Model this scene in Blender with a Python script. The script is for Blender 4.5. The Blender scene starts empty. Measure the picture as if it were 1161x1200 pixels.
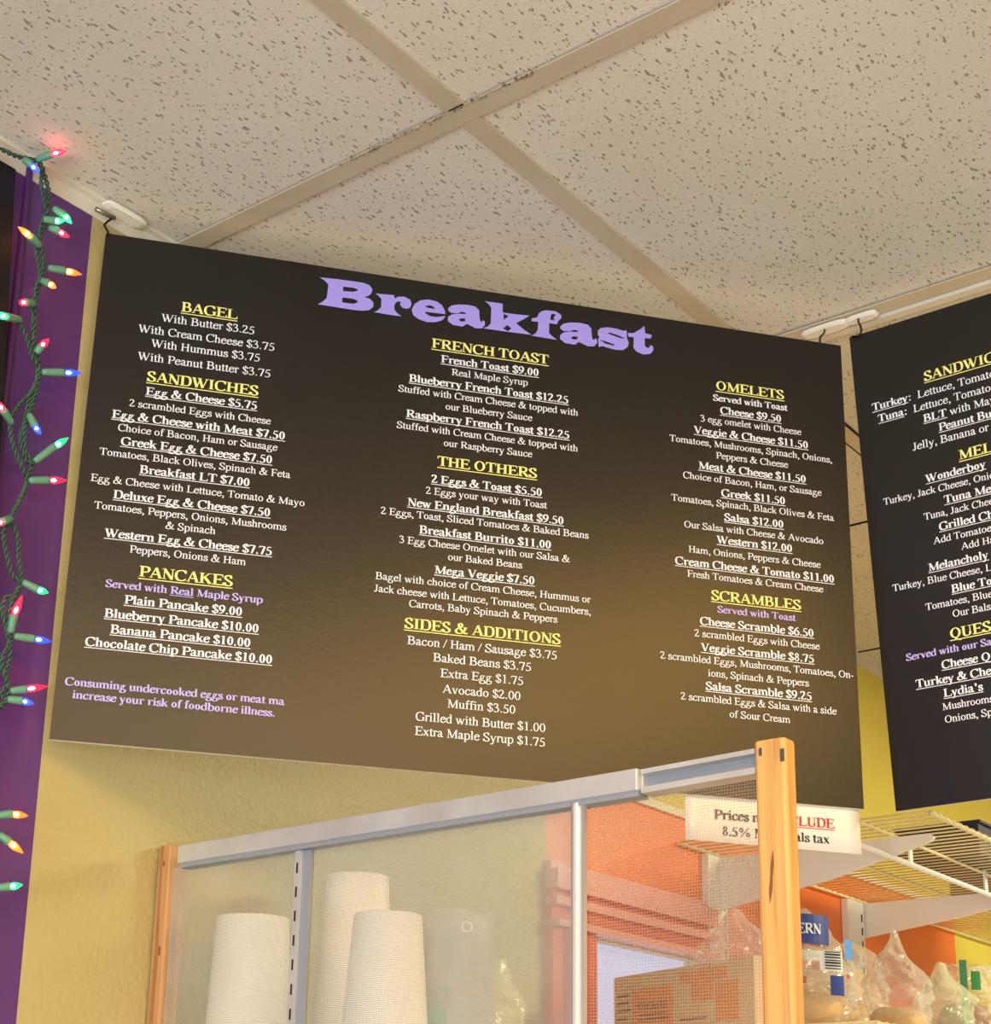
import bpy, bmesh, math, random
from mathutils import Vector, Matrix, noise
from mathutils.geometry import tessellate_polygon

random.seed(7)
SC = bpy.context.scene
COL = SC.collection
EYE = 1.5            # camera height above the floor; the ceiling is one metre above it
CEIL = EYE + 1.0
WX = -1.2628         # plane of the left wall

# ------------------------------------------------------------------ camera
cam_data = bpy.data.cameras.new('camera')
cam = bpy.data.objects.new('camera', cam_data)
COL.objects.link(cam)
PITCH, ROLL, YAW = math.radians(15.5205), math.radians(0.8928), math.radians(-37.4062)
fw = Vector((math.sin(YAW)*math.cos(PITCH), math.cos(YAW)*math.cos(PITCH), math.sin(PITCH)))
rt = Vector((math.cos(YAW), -math.sin(YAW), 0))
up = rt.cross(fw)
r2 = rt*math.cos(ROLL) + up*math.sin(ROLL)
u2 = -rt*math.sin(ROLL) + up*math.cos(ROLL)
cam.matrix_world = Matrix(((r2.x, u2.x, -fw.x, 0), (r2.y, u2.y, -fw.y, 0), (r2.z, u2.z, -fw.z, EYE), (0, 0, 0, 1)))
cam_data.sensor_fit = 'HORIZONTAL'
cam_data.sensor_width = 36
cam_data.lens = 1857.797*36/1161
cam_data.shift_y = (851.457-600)/1161
cam_data.clip_start = .02
SC.camera = cam

# ------------------------------------------------------------------ world, lamps, exposure
SC.view_settings.view_transform = 'Standard'
SC.view_settings.look = 'None'
SC.view_settings.gamma = 1
SC.view_settings.use_curve_mapping = False
SC.view_settings.exposure = -0.08
world = bpy.data.worlds.new('sky')
SC.world = world
world.use_nodes = True
wn = world.node_tree.nodes['Background']
wn.inputs[0].default_value = (.52, .57, .80, 1)
wn.inputs[1].default_value = 1.5

def area(name, loc, aim, sx, sy, power, color):
    d = bpy.data.lights.new(name, 'AREA')
    d.shape = 'RECTANGLE'; d.size = sx; d.size_y = sy; d.energy = power; d.color = color
    o = bpy.data.objects.new(name, d)
    COL.objects.link(o)
    o.location = loc
    o.rotation_euler = Vector(aim).to_track_quat('-Z', 'Y').to_euler()
    return o
area('unseen_ceiling_light', (.44, .48, CEIL-.012), (0, 0, -1), 1.20, 1.65, 38, (1, .56, .12))  # unseen warm light, sized and tinted for the glow on the board
area('unseen_ceiling_light', (1.6, -.9, CEIL-.012), (0, 0, -1), .56, 1.15, 15, (1, .97, .95))  # this and the next: unseen fill lights without fixtures
area('unseen_ceiling_light', (.3, -1.6, CEIL-.012), (0, 0, -1), .56, 1.15, 15, (1, .97, .95))
area('unseen_ceiling_light', (-.25, -.10, CEIL-.012), (0, 0, -1), .55, .6, 5, (1, .58, .16))  # second warm light, added to carry the glow to the board's left edge
area('unseen_ceiling_light', (.2, 3.1, CEIL-.012), (0, 0, -1), .56, 1.15, 72, (1, .92, .62))  # unseen light, strengthened to brighten the kitchen wall and far ceiling
area('unseen_daylight_fill', (1.0, -2.9, EYE-.45), (-.12, 1, .42), 3.0, 1.5, 160, (.86, .94, 1))  # added daylight fill aimed up at the ceiling; the back wall has no opening

# ------------------------------------------------------------------ mesh helpers
def lin(c):
    return tuple(((v/255)/12.92 if v/255 <= .04045 else ((v/255+.055)/1.055)**2.4) for v in c)

class MB:
    def __init__(s):
        s.v, s.f, s.m = [], [], []
    def add(s, vs, fs, mi=0):
        o = len(s.v)
        s.v += [tuple(p) for p in vs]
        for f in fs:
            s.f.append([i+o for i in f]); s.m.append(mi)
        return s
    def box(s, a, b, mi=0):
        x0, y0, z0 = [min(a[i], b[i]) for i in range(3)]
        x1, y1, z1 = [max(a[i], b[i]) for i in range(3)]
        return s.add([(x0,y0,z0),(x1,y0,z0),(x1,y1,z0),(x0,y1,z0),(x0,y0,z1),(x1,y0,z1),(x1,y1,z1),(x0,y1,z1)],
                     [(0,3,2,1),(4,5,6,7),(0,1,5,4),(1,2,6,5),(2,3,7,6),(3,0,4,7)], mi)
    def quad(s, a, b, c, d, mi=0):
        return s.add([a,b,c,d], [(0,1,2,3)], mi)
    def tube(s, pts, r, n=8, caps=True, mi=0):
        pts = [Vector(p) for p in pts]
        rs = r if isinstance(r, (list, tuple)) else [r]*len(pts)
        ring = []
        t0 = None; nv = None
        for i, p in enumerate(pts):
            t = (pts[min(i+1, len(pts)-1)] - pts[max(i-1, 0)])
            t = t.normalized() if t.length > 1e-9 else Vector((0, 0, 1))
            if nv is None:
                a = Vector((0, 0, 1)) if abs(t.z) < .9 else Vector((1, 0, 0))
                nv = t.cross(a).normalized()
            else:
                nv = (nv - t*nv.dot(t))
                nv = nv.normalized() if nv.length > 1e-6 else t.orthogonal().normalized()
            b = t.cross(nv)
            ring.append([p + (nv*math.cos(2*math.pi*k/n) + b*math.sin(2*math.pi*k/n))*rs[i] for k in range(n)])
        vs = [q for rr in ring for q in rr]
        fs = []
        for i in range(len(pts)-1):
            for k in range(n):
                fs.append((i*n+k, i*n+(k+1) % n, (i+1)*n+(k+1) % n, (i+1)*n+k))
        if caps:
            fs.append(tuple(range(n-1, -1, -1)))
            fs.append(tuple((len(pts)-1)*n+k for k in range(n)))
        return s.add(vs, fs, mi)
    def lathe(s, prof, n=32, mi=0, origin=(0, 0, 0)):
        vs = []; fs = []
        for (r, z) in prof:
            for k in range(n):
                a = 2*math.pi*k/n
                vs.append((origin[0]+r*math.cos(a), origin[1]+r*math.sin(a), origin[2]+z))
        for i in range(len(prof)-1):
            for k in range(n):
                fs.append((i*n+k, i*n+(k+1) % n, (i+1)*n+(k+1) % n, (i+1)*n+k))
        return s.add(vs, fs, mi)
    def prism(s, poly, ax, a, b, mi=0):
        """poly: 2D outline; ax: axis of extrusion 0/1/2, from a to b"""
        def mk(p, t):
            q = list(p); q.insert(ax, t); return tuple(q)
        n = len(poly)
        vs = [mk(p, a) for p in poly] + [mk(p, b) for p in poly]
        fs = [tuple(range(n)), tuple(range(2*n-1, n-1, -1))] + [(i, (i+1) % n, n+(i+1) % n, n+i) for i in range(n)]
        return s.add(vs, fs, mi)
    def build(s, name, mats, parent=None, smooth=False, fix=True, bevel=0):
        me = bpy.data.meshes.new(name)
        me.from_pydata(s.v, [], s.f)
        mats = mats if isinstance(mats, (list, tuple)) else [mats]
        for m in mats: me.materials.append(m)
        for p, mi in zip(me.polygons, s.m): p.material_index = mi
        if fix:
            bm = bmesh.new(); bm.from_mesh(me)
            bmesh.ops.recalc_face_normals(bm, faces=bm.faces)
            bm.to_mesh(me); bm.free()
        if smooth:
            for p in me.polygons: p.use_smooth = True
        me.update()
        o = bpy.data.objects.new(name, me)
        COL.objects.link(o)
        if parent is not None: o.parent = parent
        if bevel:
            md = o.modifiers.new('bevel', 'BEVEL'); md.width = bevel; md.segments = 2; md.limit_method = 'ANGLE'
        return o

def thing(name, label, cat, loc=(0, 0, 0), group=None):
    o = bpy.data.objects.new(name, None)
    COL.objects.link(o)
    o.location = loc
    o.empty_display_size = .05
    return tag(o, label, cat, group)
def tag(o, label, cat, group=None):
    o['label'] = label; o['category'] = cat
    if group: o['group'] = group
    return o
def struct(o):
    o['kind'] = 'structure'
    return o

# ------------------------------------------------------------------ materials
def mat(name, col, rough=.5, metal=0, spec=.5, bump=None, bump_scale=200, bump_str=.2, bump_dist=.001, var=None, coat=0, trans=0):
    m = bpy.data.materials.new(name); m.use_nodes = True
    nt = m.node_tree; b = nt.nodes['Principled BSDF']
    b.inputs['Base Color'].default_value = (*col, 1)
    b.inputs['Roughness'].default_value = rough
    b.inputs['Metallic'].default_value = metal
    b.inputs['Specular IOR Level'].default_value = spec
    b.inputs['Coat Weight'].default_value = coat
    tc = nt.nodes.new('ShaderNodeTexCoord')
    if var:
        sc, c2 = var
        nz = nt.nodes.new('ShaderNodeTexNoise'); nz.inputs['Scale'].default_value = sc; nz.inputs['Detail'].default_value = 4
        nt.links.new(tc.outputs['Object'], nz.inputs['Vector'])
        rp = nt.nodes.new('ShaderNodeValToRGB')
        rp.color_ramp.elements[0].position = .35; rp.color_ramp.elements[1].position = .65
        rp.color_ramp.elements[0].color = (*col, 1); rp.color_ramp.elements[1].color = (*c2, 1)
        nt.links.new(nz.outputs['Fac'], rp.inputs['Fac']); nt.links.new(rp.outputs['Color'], b.inputs['Base Color'])
    if bump:
        nz = nt.nodes.new('ShaderNodeTexNoise'); nz.inputs['Scale'].default_value = bump_scale; nz.inputs['Detail'].default_value = bump
        nt.links.new(tc.outputs['Object'], nz.inputs['Vector'])
        bp = nt.nodes.new('ShaderNodeBump'); bp.inputs['Strength'].default_value = bump_str; bp.inputs['Distance'].default_value = bump_dist
        nt.links.new(nz.outputs['Fac'], bp.inputs['Height']); nt.links.new(bp.outputs['Normal'], b.inputs['Normal'])
    return m

def math_node(nt, op, a, b=None):
    n = nt.nodes.new('ShaderNodeMath'); n.operation = op
    for i, v in enumerate((a, b)):
        if v is None: continue
        if isinstance(v, (int, float)): n.inputs[i].default_value = v
        else: nt.links.new(v, n.inputs[i])
    return n.outputs[0]

def ceiling_tile_mat():
    m = bpy.data.materials.new('fissured_ceiling_tile'); m.use_nodes = True
    nt = m.node_tree; b = nt.nodes['Principled BSDF']
    b.inputs['Roughness'].default_value = .9; b.inputs['Specular IOR Level'].default_value = .15
    tc = nt.nodes.new('ShaderNodeTexCoord')
    wob = nt.nodes.new('ShaderNodeTexNoise'); wob.inputs['Scale'].default_value = 60; wob.inputs['Detail'].default_value = 2
    nt.links.new(tc.outputs['Object'], wob.inputs['Vector'])
    holes = None
    for ang, sx, sy, thr, sc, off in ((.45, 1, .46, .17, 120, 0), (1.95, 1, .44, .16, 125, 3.3), (1.1, 1, .85, .17, 150, 7.7), (2.9, 1, .50, .15, 115, 5.1), (1.3, 1, .42, .14, 105, 9.4)):
        mp = nt.nodes.new('ShaderNodeMapping'); mp.inputs['Rotation'].default_value = (0, 0, ang); mp.inputs['Scale'].default_value = (sx, sy, 1); mp.inputs['Location'].default_value = (off, off*1.7, 0)
        nt.links.new(tc.outputs['Object'], mp.inputs['Vector'])
        mx = nt.nodes.new('ShaderNodeMixRGB'); mx.blend_type = 'LINEAR_LIGHT'; mx.inputs[0].default_value = .004
        nt.links.new(mp.outputs[0], mx.inputs[1]); nt.links.new(wob.outputs['Color'], mx.inputs[2])
        vo = nt.nodes.new('ShaderNodeTexVoronoi'); vo.voronoi_dimensions = '2D'; vo.inputs['Scale'].default_value = sc
        nt.links.new(mx.outputs[0], vo.inputs['Vector'])
        sep = nt.nodes.new('ShaderNodeSeparateColor'); nt.links.new(vo.outputs['Color'], sep.inputs[0])
        # only some of the cells carry a fissure and their sizes differ
        r = math_node(nt, 'MULTIPLY', math_node(nt, 'SUBTRACT', sep.outputs[0], .60), thr/.40)
        h = math_node(nt, 'LESS_THAN', vo.outputs['Distance'], r)
        holes = h if holes is None else math_node(nt, 'MAXIMUM', holes, h)
    fine = nt.nodes.new('ShaderNodeTexNoise'); fine.inputs['Scale'].default_value = 420; fine.inputs['Detail'].default_value = 3
    nt.links.new(tc.outputs['Object'], fine.inputs['Vector'])
    big = nt.nodes.new('ShaderNodeTexNoise'); big.inputs['Scale'].default_value = 5; big.inputs['Detail'].default_value = 3
    nt.links.new(tc.outputs['Object'], big.inputs['Vector'])
    rp = nt.nodes.new('ShaderNodeValToRGB'); rp.color_ramp.elements[0].position = .3; rp.color_ramp.elements[1].position = .7
    rp.color_ramp.elements[0].color = (*TILE_A, 1); rp.color_ramp.elements[1].color = (*TILE_B, 1)
    nt.links.new(big.outputs['Fac'], rp.inputs['Fac'])
    mx = nt.nodes.new('ShaderNodeMixRGB'); mx.inputs[2].default_value = (.22, .17, .11, 1)
    nt.links.new(math_node(nt, 'MULTIPLY', holes, .72), mx.inputs[0]); nt.links.new(rp.outputs['Color'], mx.inputs[1])
    nt.links.new(mx.outputs[0], b.inputs['Base Color'])
    hgt = math_node(nt, 'ADD', math_node(nt, 'MULTIPLY', holes, -1.0), math_node(nt, 'MULTIPLY', fine.outputs['Fac'], .35))
    bp = nt.nodes.new('ShaderNodeBump'); bp.inputs['Strength'].default_value = .8; bp.inputs['Distance'].default_value = .0022
    nt.links.new(hgt, bp.inputs['Height']); nt.links.new(bp.outputs['Normal'], b.inputs['Normal'])
    return m
TILE_A, TILE_B = lin((221, 214, 201)), lin((228, 223, 212))

def wood_mat(name, c1, c2, c3):
    m = bpy.data.materials.new(name); m.use_nodes = True
    nt = m.node_tree; b = nt.nodes['Principled BSDF']; b.inputs['Roughness'].default_value = .55
    tc = nt.nodes.new('ShaderNodeTexCoord')
    mp = nt.nodes.new('ShaderNodeMapping'); mp.inputs['Scale'].default_value = (130, 130, 5)
    nt.links.new(tc.outputs['Object'], mp.inputs['Vector'])
    nz = nt.nodes.new('ShaderNodeTexNoise'); nz.inputs['Scale'].default_value = 1; nz.inputs['Detail'].default_value = 5; nz.inputs['Distortion'].default_value = .6
    nt.links.new(mp.outputs[0], nz.inputs['Vector'])
    rp = nt.nodes.new('ShaderNodeValToRGB')
    rp.color_ramp.elements[0].position = .33; rp.color_ramp.elements[0].color = (*c3, 1)
    rp.color_ramp.elements[1].position = .62; rp.color_ramp.elements[1].color = (*c1, 1)
    e = rp.color_ramp.elements.new(.46); e.color = (*c2, 1)
    nt.links.new(nz.outputs['Fac'], rp.inputs['Fac']); nt.links.new(rp.outputs['Color'], b.inputs['Base Color'])
    return m

def film_mat(name, col, alpha, rough=.12, weave=None, milky=0.35):
    """see-through sheet: clear film, haze or woven screen"""
    m = bpy.data.materials.new(name); m.use_nodes = True
    nt = m.node_tree; b = nt.nodes['Principled BSDF']
    b.inputs['Base Color'].default_value = (*col, 1); b.inputs['Roughness'].default_value = rough
    out = nt.nodes['Material Output']
    tr = nt.nodes.new('ShaderNodeBsdfTransparent')
    mx = nt.nodes.new('ShaderNodeMixShader')
    nt.links.new(tr.outputs[0], mx.inputs[1]); nt.links.new(b.outputs[0], mx.inputs[2]); nt.links.new(mx.outputs[0], out.inputs[0])
    mx.inputs[0].default_value = alpha
    tc = nt.nodes.new('ShaderNodeTexCoord')
    if weave:
        pitch, wire, wax = weave
        sep = nt.nodes.new('ShaderNodeSeparateXYZ'); nt.links.new(tc.outputs['Object'], sep.inputs[0])
        def line(sock, ph=0):
            f = math_node(nt, 'FRACT', math_node(nt, 'ADD', math_node(nt, 'DIVIDE', sock, pitch), 100.0+ph))
            return math_node(nt, 'LESS_THAN', f, wire)
        g = math_node(nt, 'MAXIMUM', line(sep.outputs[0]), line(sep.outputs[2]))
        nz = nt.nodes.new('ShaderNodeTexNoise'); nz.inputs['Scale'].default_value = 14; nz.inputs['Detail'].default_value = 3
        nt.links.new(tc.outputs['Object'], nz.inputs['Vector'])
        dust = math_node(nt, 'MULTIPLY', nz.outputs['Fac'], wax)
        nt.links.new(math_node(nt, 'ADD', math_node(nt, 'MULTIPLY', g, alpha), dust), mx.inputs[0])
    else:
        lw = nt.nodes.new('ShaderNodeLayerWeight'); lw.inputs['Blend'].default_value = .35
        nt.links.new(math_node(nt, 'ADD', math_node(nt, 'MULTIPLY', lw.outputs['Facing'], milky), alpha), mx.inputs[0])
    return m

def bulb_mat(name, col, s):
    m = bpy.data.materials.new(name); m.use_nodes = True
    nt = m.node_tree; b = nt.nodes['Principled BSDF']; out = nt.nodes['Material Output']
    b.inputs['Base Color'].default_value = (*col, 1); b.inputs['Roughness'].default_value = .1
    b.inputs['Emission Color'].default_value = (*col, 1); b.inputs['Emission Strength'].default_value = s
    tr = nt.nodes.new('ShaderNodeBsdfTransparent'); tr.inputs[0].default_value = (*[min(1, .3+c) for c in col], 1)
    mx = nt.nodes.new('ShaderNodeMixShader'); mx.inputs[0].default_value = .62
    nt.links.new(tr.outputs[0], mx.inputs[1]); nt.links.new(b.outputs[0], mx.inputs[2]); nt.links.new(mx.outputs[0], out.inputs[0])
    return m
def glow_mat(name, col, s):
    m = bpy.data.materials.new(name); m.use_nodes = True
    b = m.node_tree.nodes['Principled BSDF']
    b.inputs['Base Color'].default_value = (*col, 1)
    b.inputs['Emission Color'].default_value = (*col, 1); b.inputs['Emission Strength'].default_value = s
    return m

M = {}
M['tile'] = ceiling_tile_mat()
M['tee'] = mat('ceiling_tee_paint', lin((206, 194, 172)), .45, bump=2, bump_scale=80, bump_str=.05, var=(9, lin((198, 184, 158))))
M['wall_trim'] = mat('off_white_trim', lin((226, 220, 206)), .5, var=(20, lin((214, 204, 186))))
M['yellow'] = mat('yellow_wall_paint', lin((184, 171, 118)), .42, spec=.4, bump=2, bump_scale=170, bump_str=.5, bump_dist=.0022, var=(3, lin((179, 166, 112))))
M['kitchen_yellow'] = mat('bright_yellow_wall_paint', lin((222, 204, 92)), .42, spec=.4, bump=2, bump_scale=170, bump_str=.4, bump_dist=.002, var=(3, lin((218, 200, 86))))
M['purple'] = mat('purple_wall_paint', lin((96, 52, 122)), .33, spec=.45, bump=3, bump_scale=90, bump_str=.12, var=(4, lin((88, 46, 114))))
M['orange'] = mat('orange_wall_paint', lin((246, 130, 58)), .4, bump=2, bump_scale=150, bump_str=.2, var=(5, lin((240, 122, 56))))
M['salmon'] = mat('salmon_gloss_trim', lin((226, 112, 96)), .22, spec=.6)
M['salmon_light'] = mat('salmon_trim_light', lin((238, 166, 160)), .25, spec=.6)
M['cream'] = mat('cream_paint', lin((232, 224, 196)), .5)
M['floor'] = mat('floor_tile', lin((196, 190, 180)), .5, var=(6, lin((186, 180, 170))))
M['plain'] = mat('plain_wall_paint', lin((206, 198, 184)), .6)
M['black_panel'] = mat('black_board', (.006, .006, .006), .6, spec=.3)
M['panel_face'] = mat('dark_printed_sheet', (.0036, .0024, .0020), .32, spec=.66, bump=4, bump_scale=160, bump_str=.25, bump_dist=.0006, var=(60, (.0048, .0032, .0028)))
M['foam'] = mat('white_foam_core', lin((232, 226, 214)), .6)
M['white_print'] = mat('white_print', lin((242, 245, 253)), .55, spec=.3)
M['yellow_print'] = mat('yellow_print', lin((248, 244, 146)), .55, spec=.3)
M['lilac_print'] = mat('lilac_print', lin((200, 184, 252)), .55, spec=.3)
M['title_print'] = mat('title_lilac_print', lin((168, 154, 240)), .55, spec=.3)
M['black_print'] = mat('black_print', lin((40, 40, 44)), .6)
M['red_print'] = mat('red_print', lin((206, 40, 40)), .6)
M['paper'] = mat('laminated_paper', lin((236, 230, 224)), .18, spec=.6)
M['wire_dark'] = mat('dark_hook_wire', lin((44, 34, 28)), .4, .6)
M['steel'] = mat('steel_wire', lin((150, 140, 128)), .3, .9)
M['clip'] = mat('white_plastic_clip', lin((240, 236, 226)), .3, spec=.5)
M['green_wire'] = mat('dark_green_cable', lin((52, 84, 66)), .4)
M['socket'] = mat('green_socket_plastic', lin((96, 152, 122)), .4)
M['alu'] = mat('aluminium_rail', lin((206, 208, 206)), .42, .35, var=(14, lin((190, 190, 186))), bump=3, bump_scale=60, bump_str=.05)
M['alu_shade'] = mat('shaded_aluminium', lin((150, 156, 164)), .5, .2)  # darker aluminium: shade of recesses and underside put into the colour
M['chrome'] = mat('bright_strut_metal', lin((226, 224, 216)), .25, .7)
M['pine'] = wood_mat('yellow_pine', lin((206, 168, 100)), lin((200, 156, 90)), lin((184, 134, 74)))
M['pine_old'] = wood_mat('reddish_pine', lin((198, 154, 104)), lin((186, 136, 88)), lin((150, 96, 58)))
M['knot'] = mat('wood_knot', lin((130, 78, 46)), .6)
M['cup'] = mat('white_paper_cup', lin((248, 244, 238)), .5)
M['haze'] = film_mat('fine_screen_haze', lin((186, 186, 170)), .34, .6, weave=(.0017, .5, .40))
M['screen'] = film_mat('coarse_screen_wire', lin((186, 160, 130)), .42, .5, weave=(.0026, .26, .10))
M['shelf_white'] = mat('white_shelf_metal', lin((238, 234, 226)), .35, spec=.5)
M['wire_white'] = mat('coated_shelf_wire', lin((236, 222, 170)), .35, spec=.5)
M['tray'] = mat('dark_tray', lin((40, 42, 62)), .5)
M['wood_shelf'] = mat('plain_shelf_board', lin((196, 178, 150)), .6)
M['film'] = film_mat('clear_bag_film', lin((222, 218, 204)), .16, .07, milky=.5)
M['film_green'] = film_mat('greenish_bag_film', lin((214, 218, 184)), .24, .08, milky=.5)
M['film_pink'] = film_mat('rosy_bag_film', lin((236, 206, 200)), .30, .15)
M['film_grey'] = film_mat('grey_bag_film', lin((176, 176, 178)), .62, .3)
M['bread'] = mat('bread_crust', lin((196, 146, 88)), .7, bump=4, bump_scale=90, bump_str=.3, var=(30, lin((214, 178, 124))))
M['bread_dark'] = mat('dark_bread_crust', lin((140, 92, 62)), .7, bump=4, bump_scale=90, bump_str=.3, var=(30, lin((170, 120, 84))))
M['label_blue'] = mat('blue_label', lin((44, 62, 140)), .35)
M['label_sky'] = mat('light_blue_label', lin((86, 150, 226)), .35)
M['label_green'] = mat('green_label', lin((48, 118, 62)), .35)
M['label_red'] = mat('red_label', lin((206, 74, 44)), .35)
M['label_white'] = mat('white_label', lin((226, 226, 222)), .35)
M['carton'] = mat('kraft_carton', lin((214, 186, 150)), .7, var=(18, lin((206, 176, 140))))
M['carton_orange'] = mat('orange_carton_print', lin((222, 140, 88)), .6)
M['carton_brown'] = mat('brown_carton_print', lin((120, 84, 62)), .6)
M['glass'] = film_mat('window_glass', lin((210, 214, 235)), .10, .1)
M['dust'] = mat('grey_dust', lin((120, 104, 82)), .9)
M['dark'] = mat('dark_gap_and_shadow', lin((34, 24, 18)), .9)  # joints and openings, also the painted shadow lines beside the tees
M['lamp_white'] = glow_mat('lamp_diffuser', (1, .9, .72), 1.2)
# ------------------------------------------------------------------ a roman book face drawn as pen strokes (1/1000 em)
WR = dict(zip("ABCDEFGHIJKLMNOPQRSTUVW", [722,667,667,722,611,556,722,722,333,389,722,611,889,722,722,556,722,667,556,611,722,722,944]))
WR.update(zip("abcdefghijklmnopqrstuvwxy", [444,500,444,500,444,333,500,500,278,278,500,278,778,500,500,500,500,333,389,278,500,500,722,500,500]))
WB = dict(zip("ABCDEFGHIJKLMNOPQRSTUVW", [722,667,722,722,667,611,778,778,389,500,778,667,944,722,778,611,778,722,556,667,722,722,1000]))
WB.update(zip("abcdefghijklmnopqrstuvwxy", [500,556,444,556,444,333,500,556,278,333,556,278,833,556,500,556,556,444,389,333,556,500,722,500,500]))
for ch in '0123456789$': WR[ch] = WB[ch] = 500
WR.update({' ':250,'&':778,',':250,'.':250,'-':333,'/':278,':':278,"'":333,'%':833})
WB.update({' ':250,'&':833,',':250,'.':250,'-':333,'/':278,':':333,"'":333,'%':1000})
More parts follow.
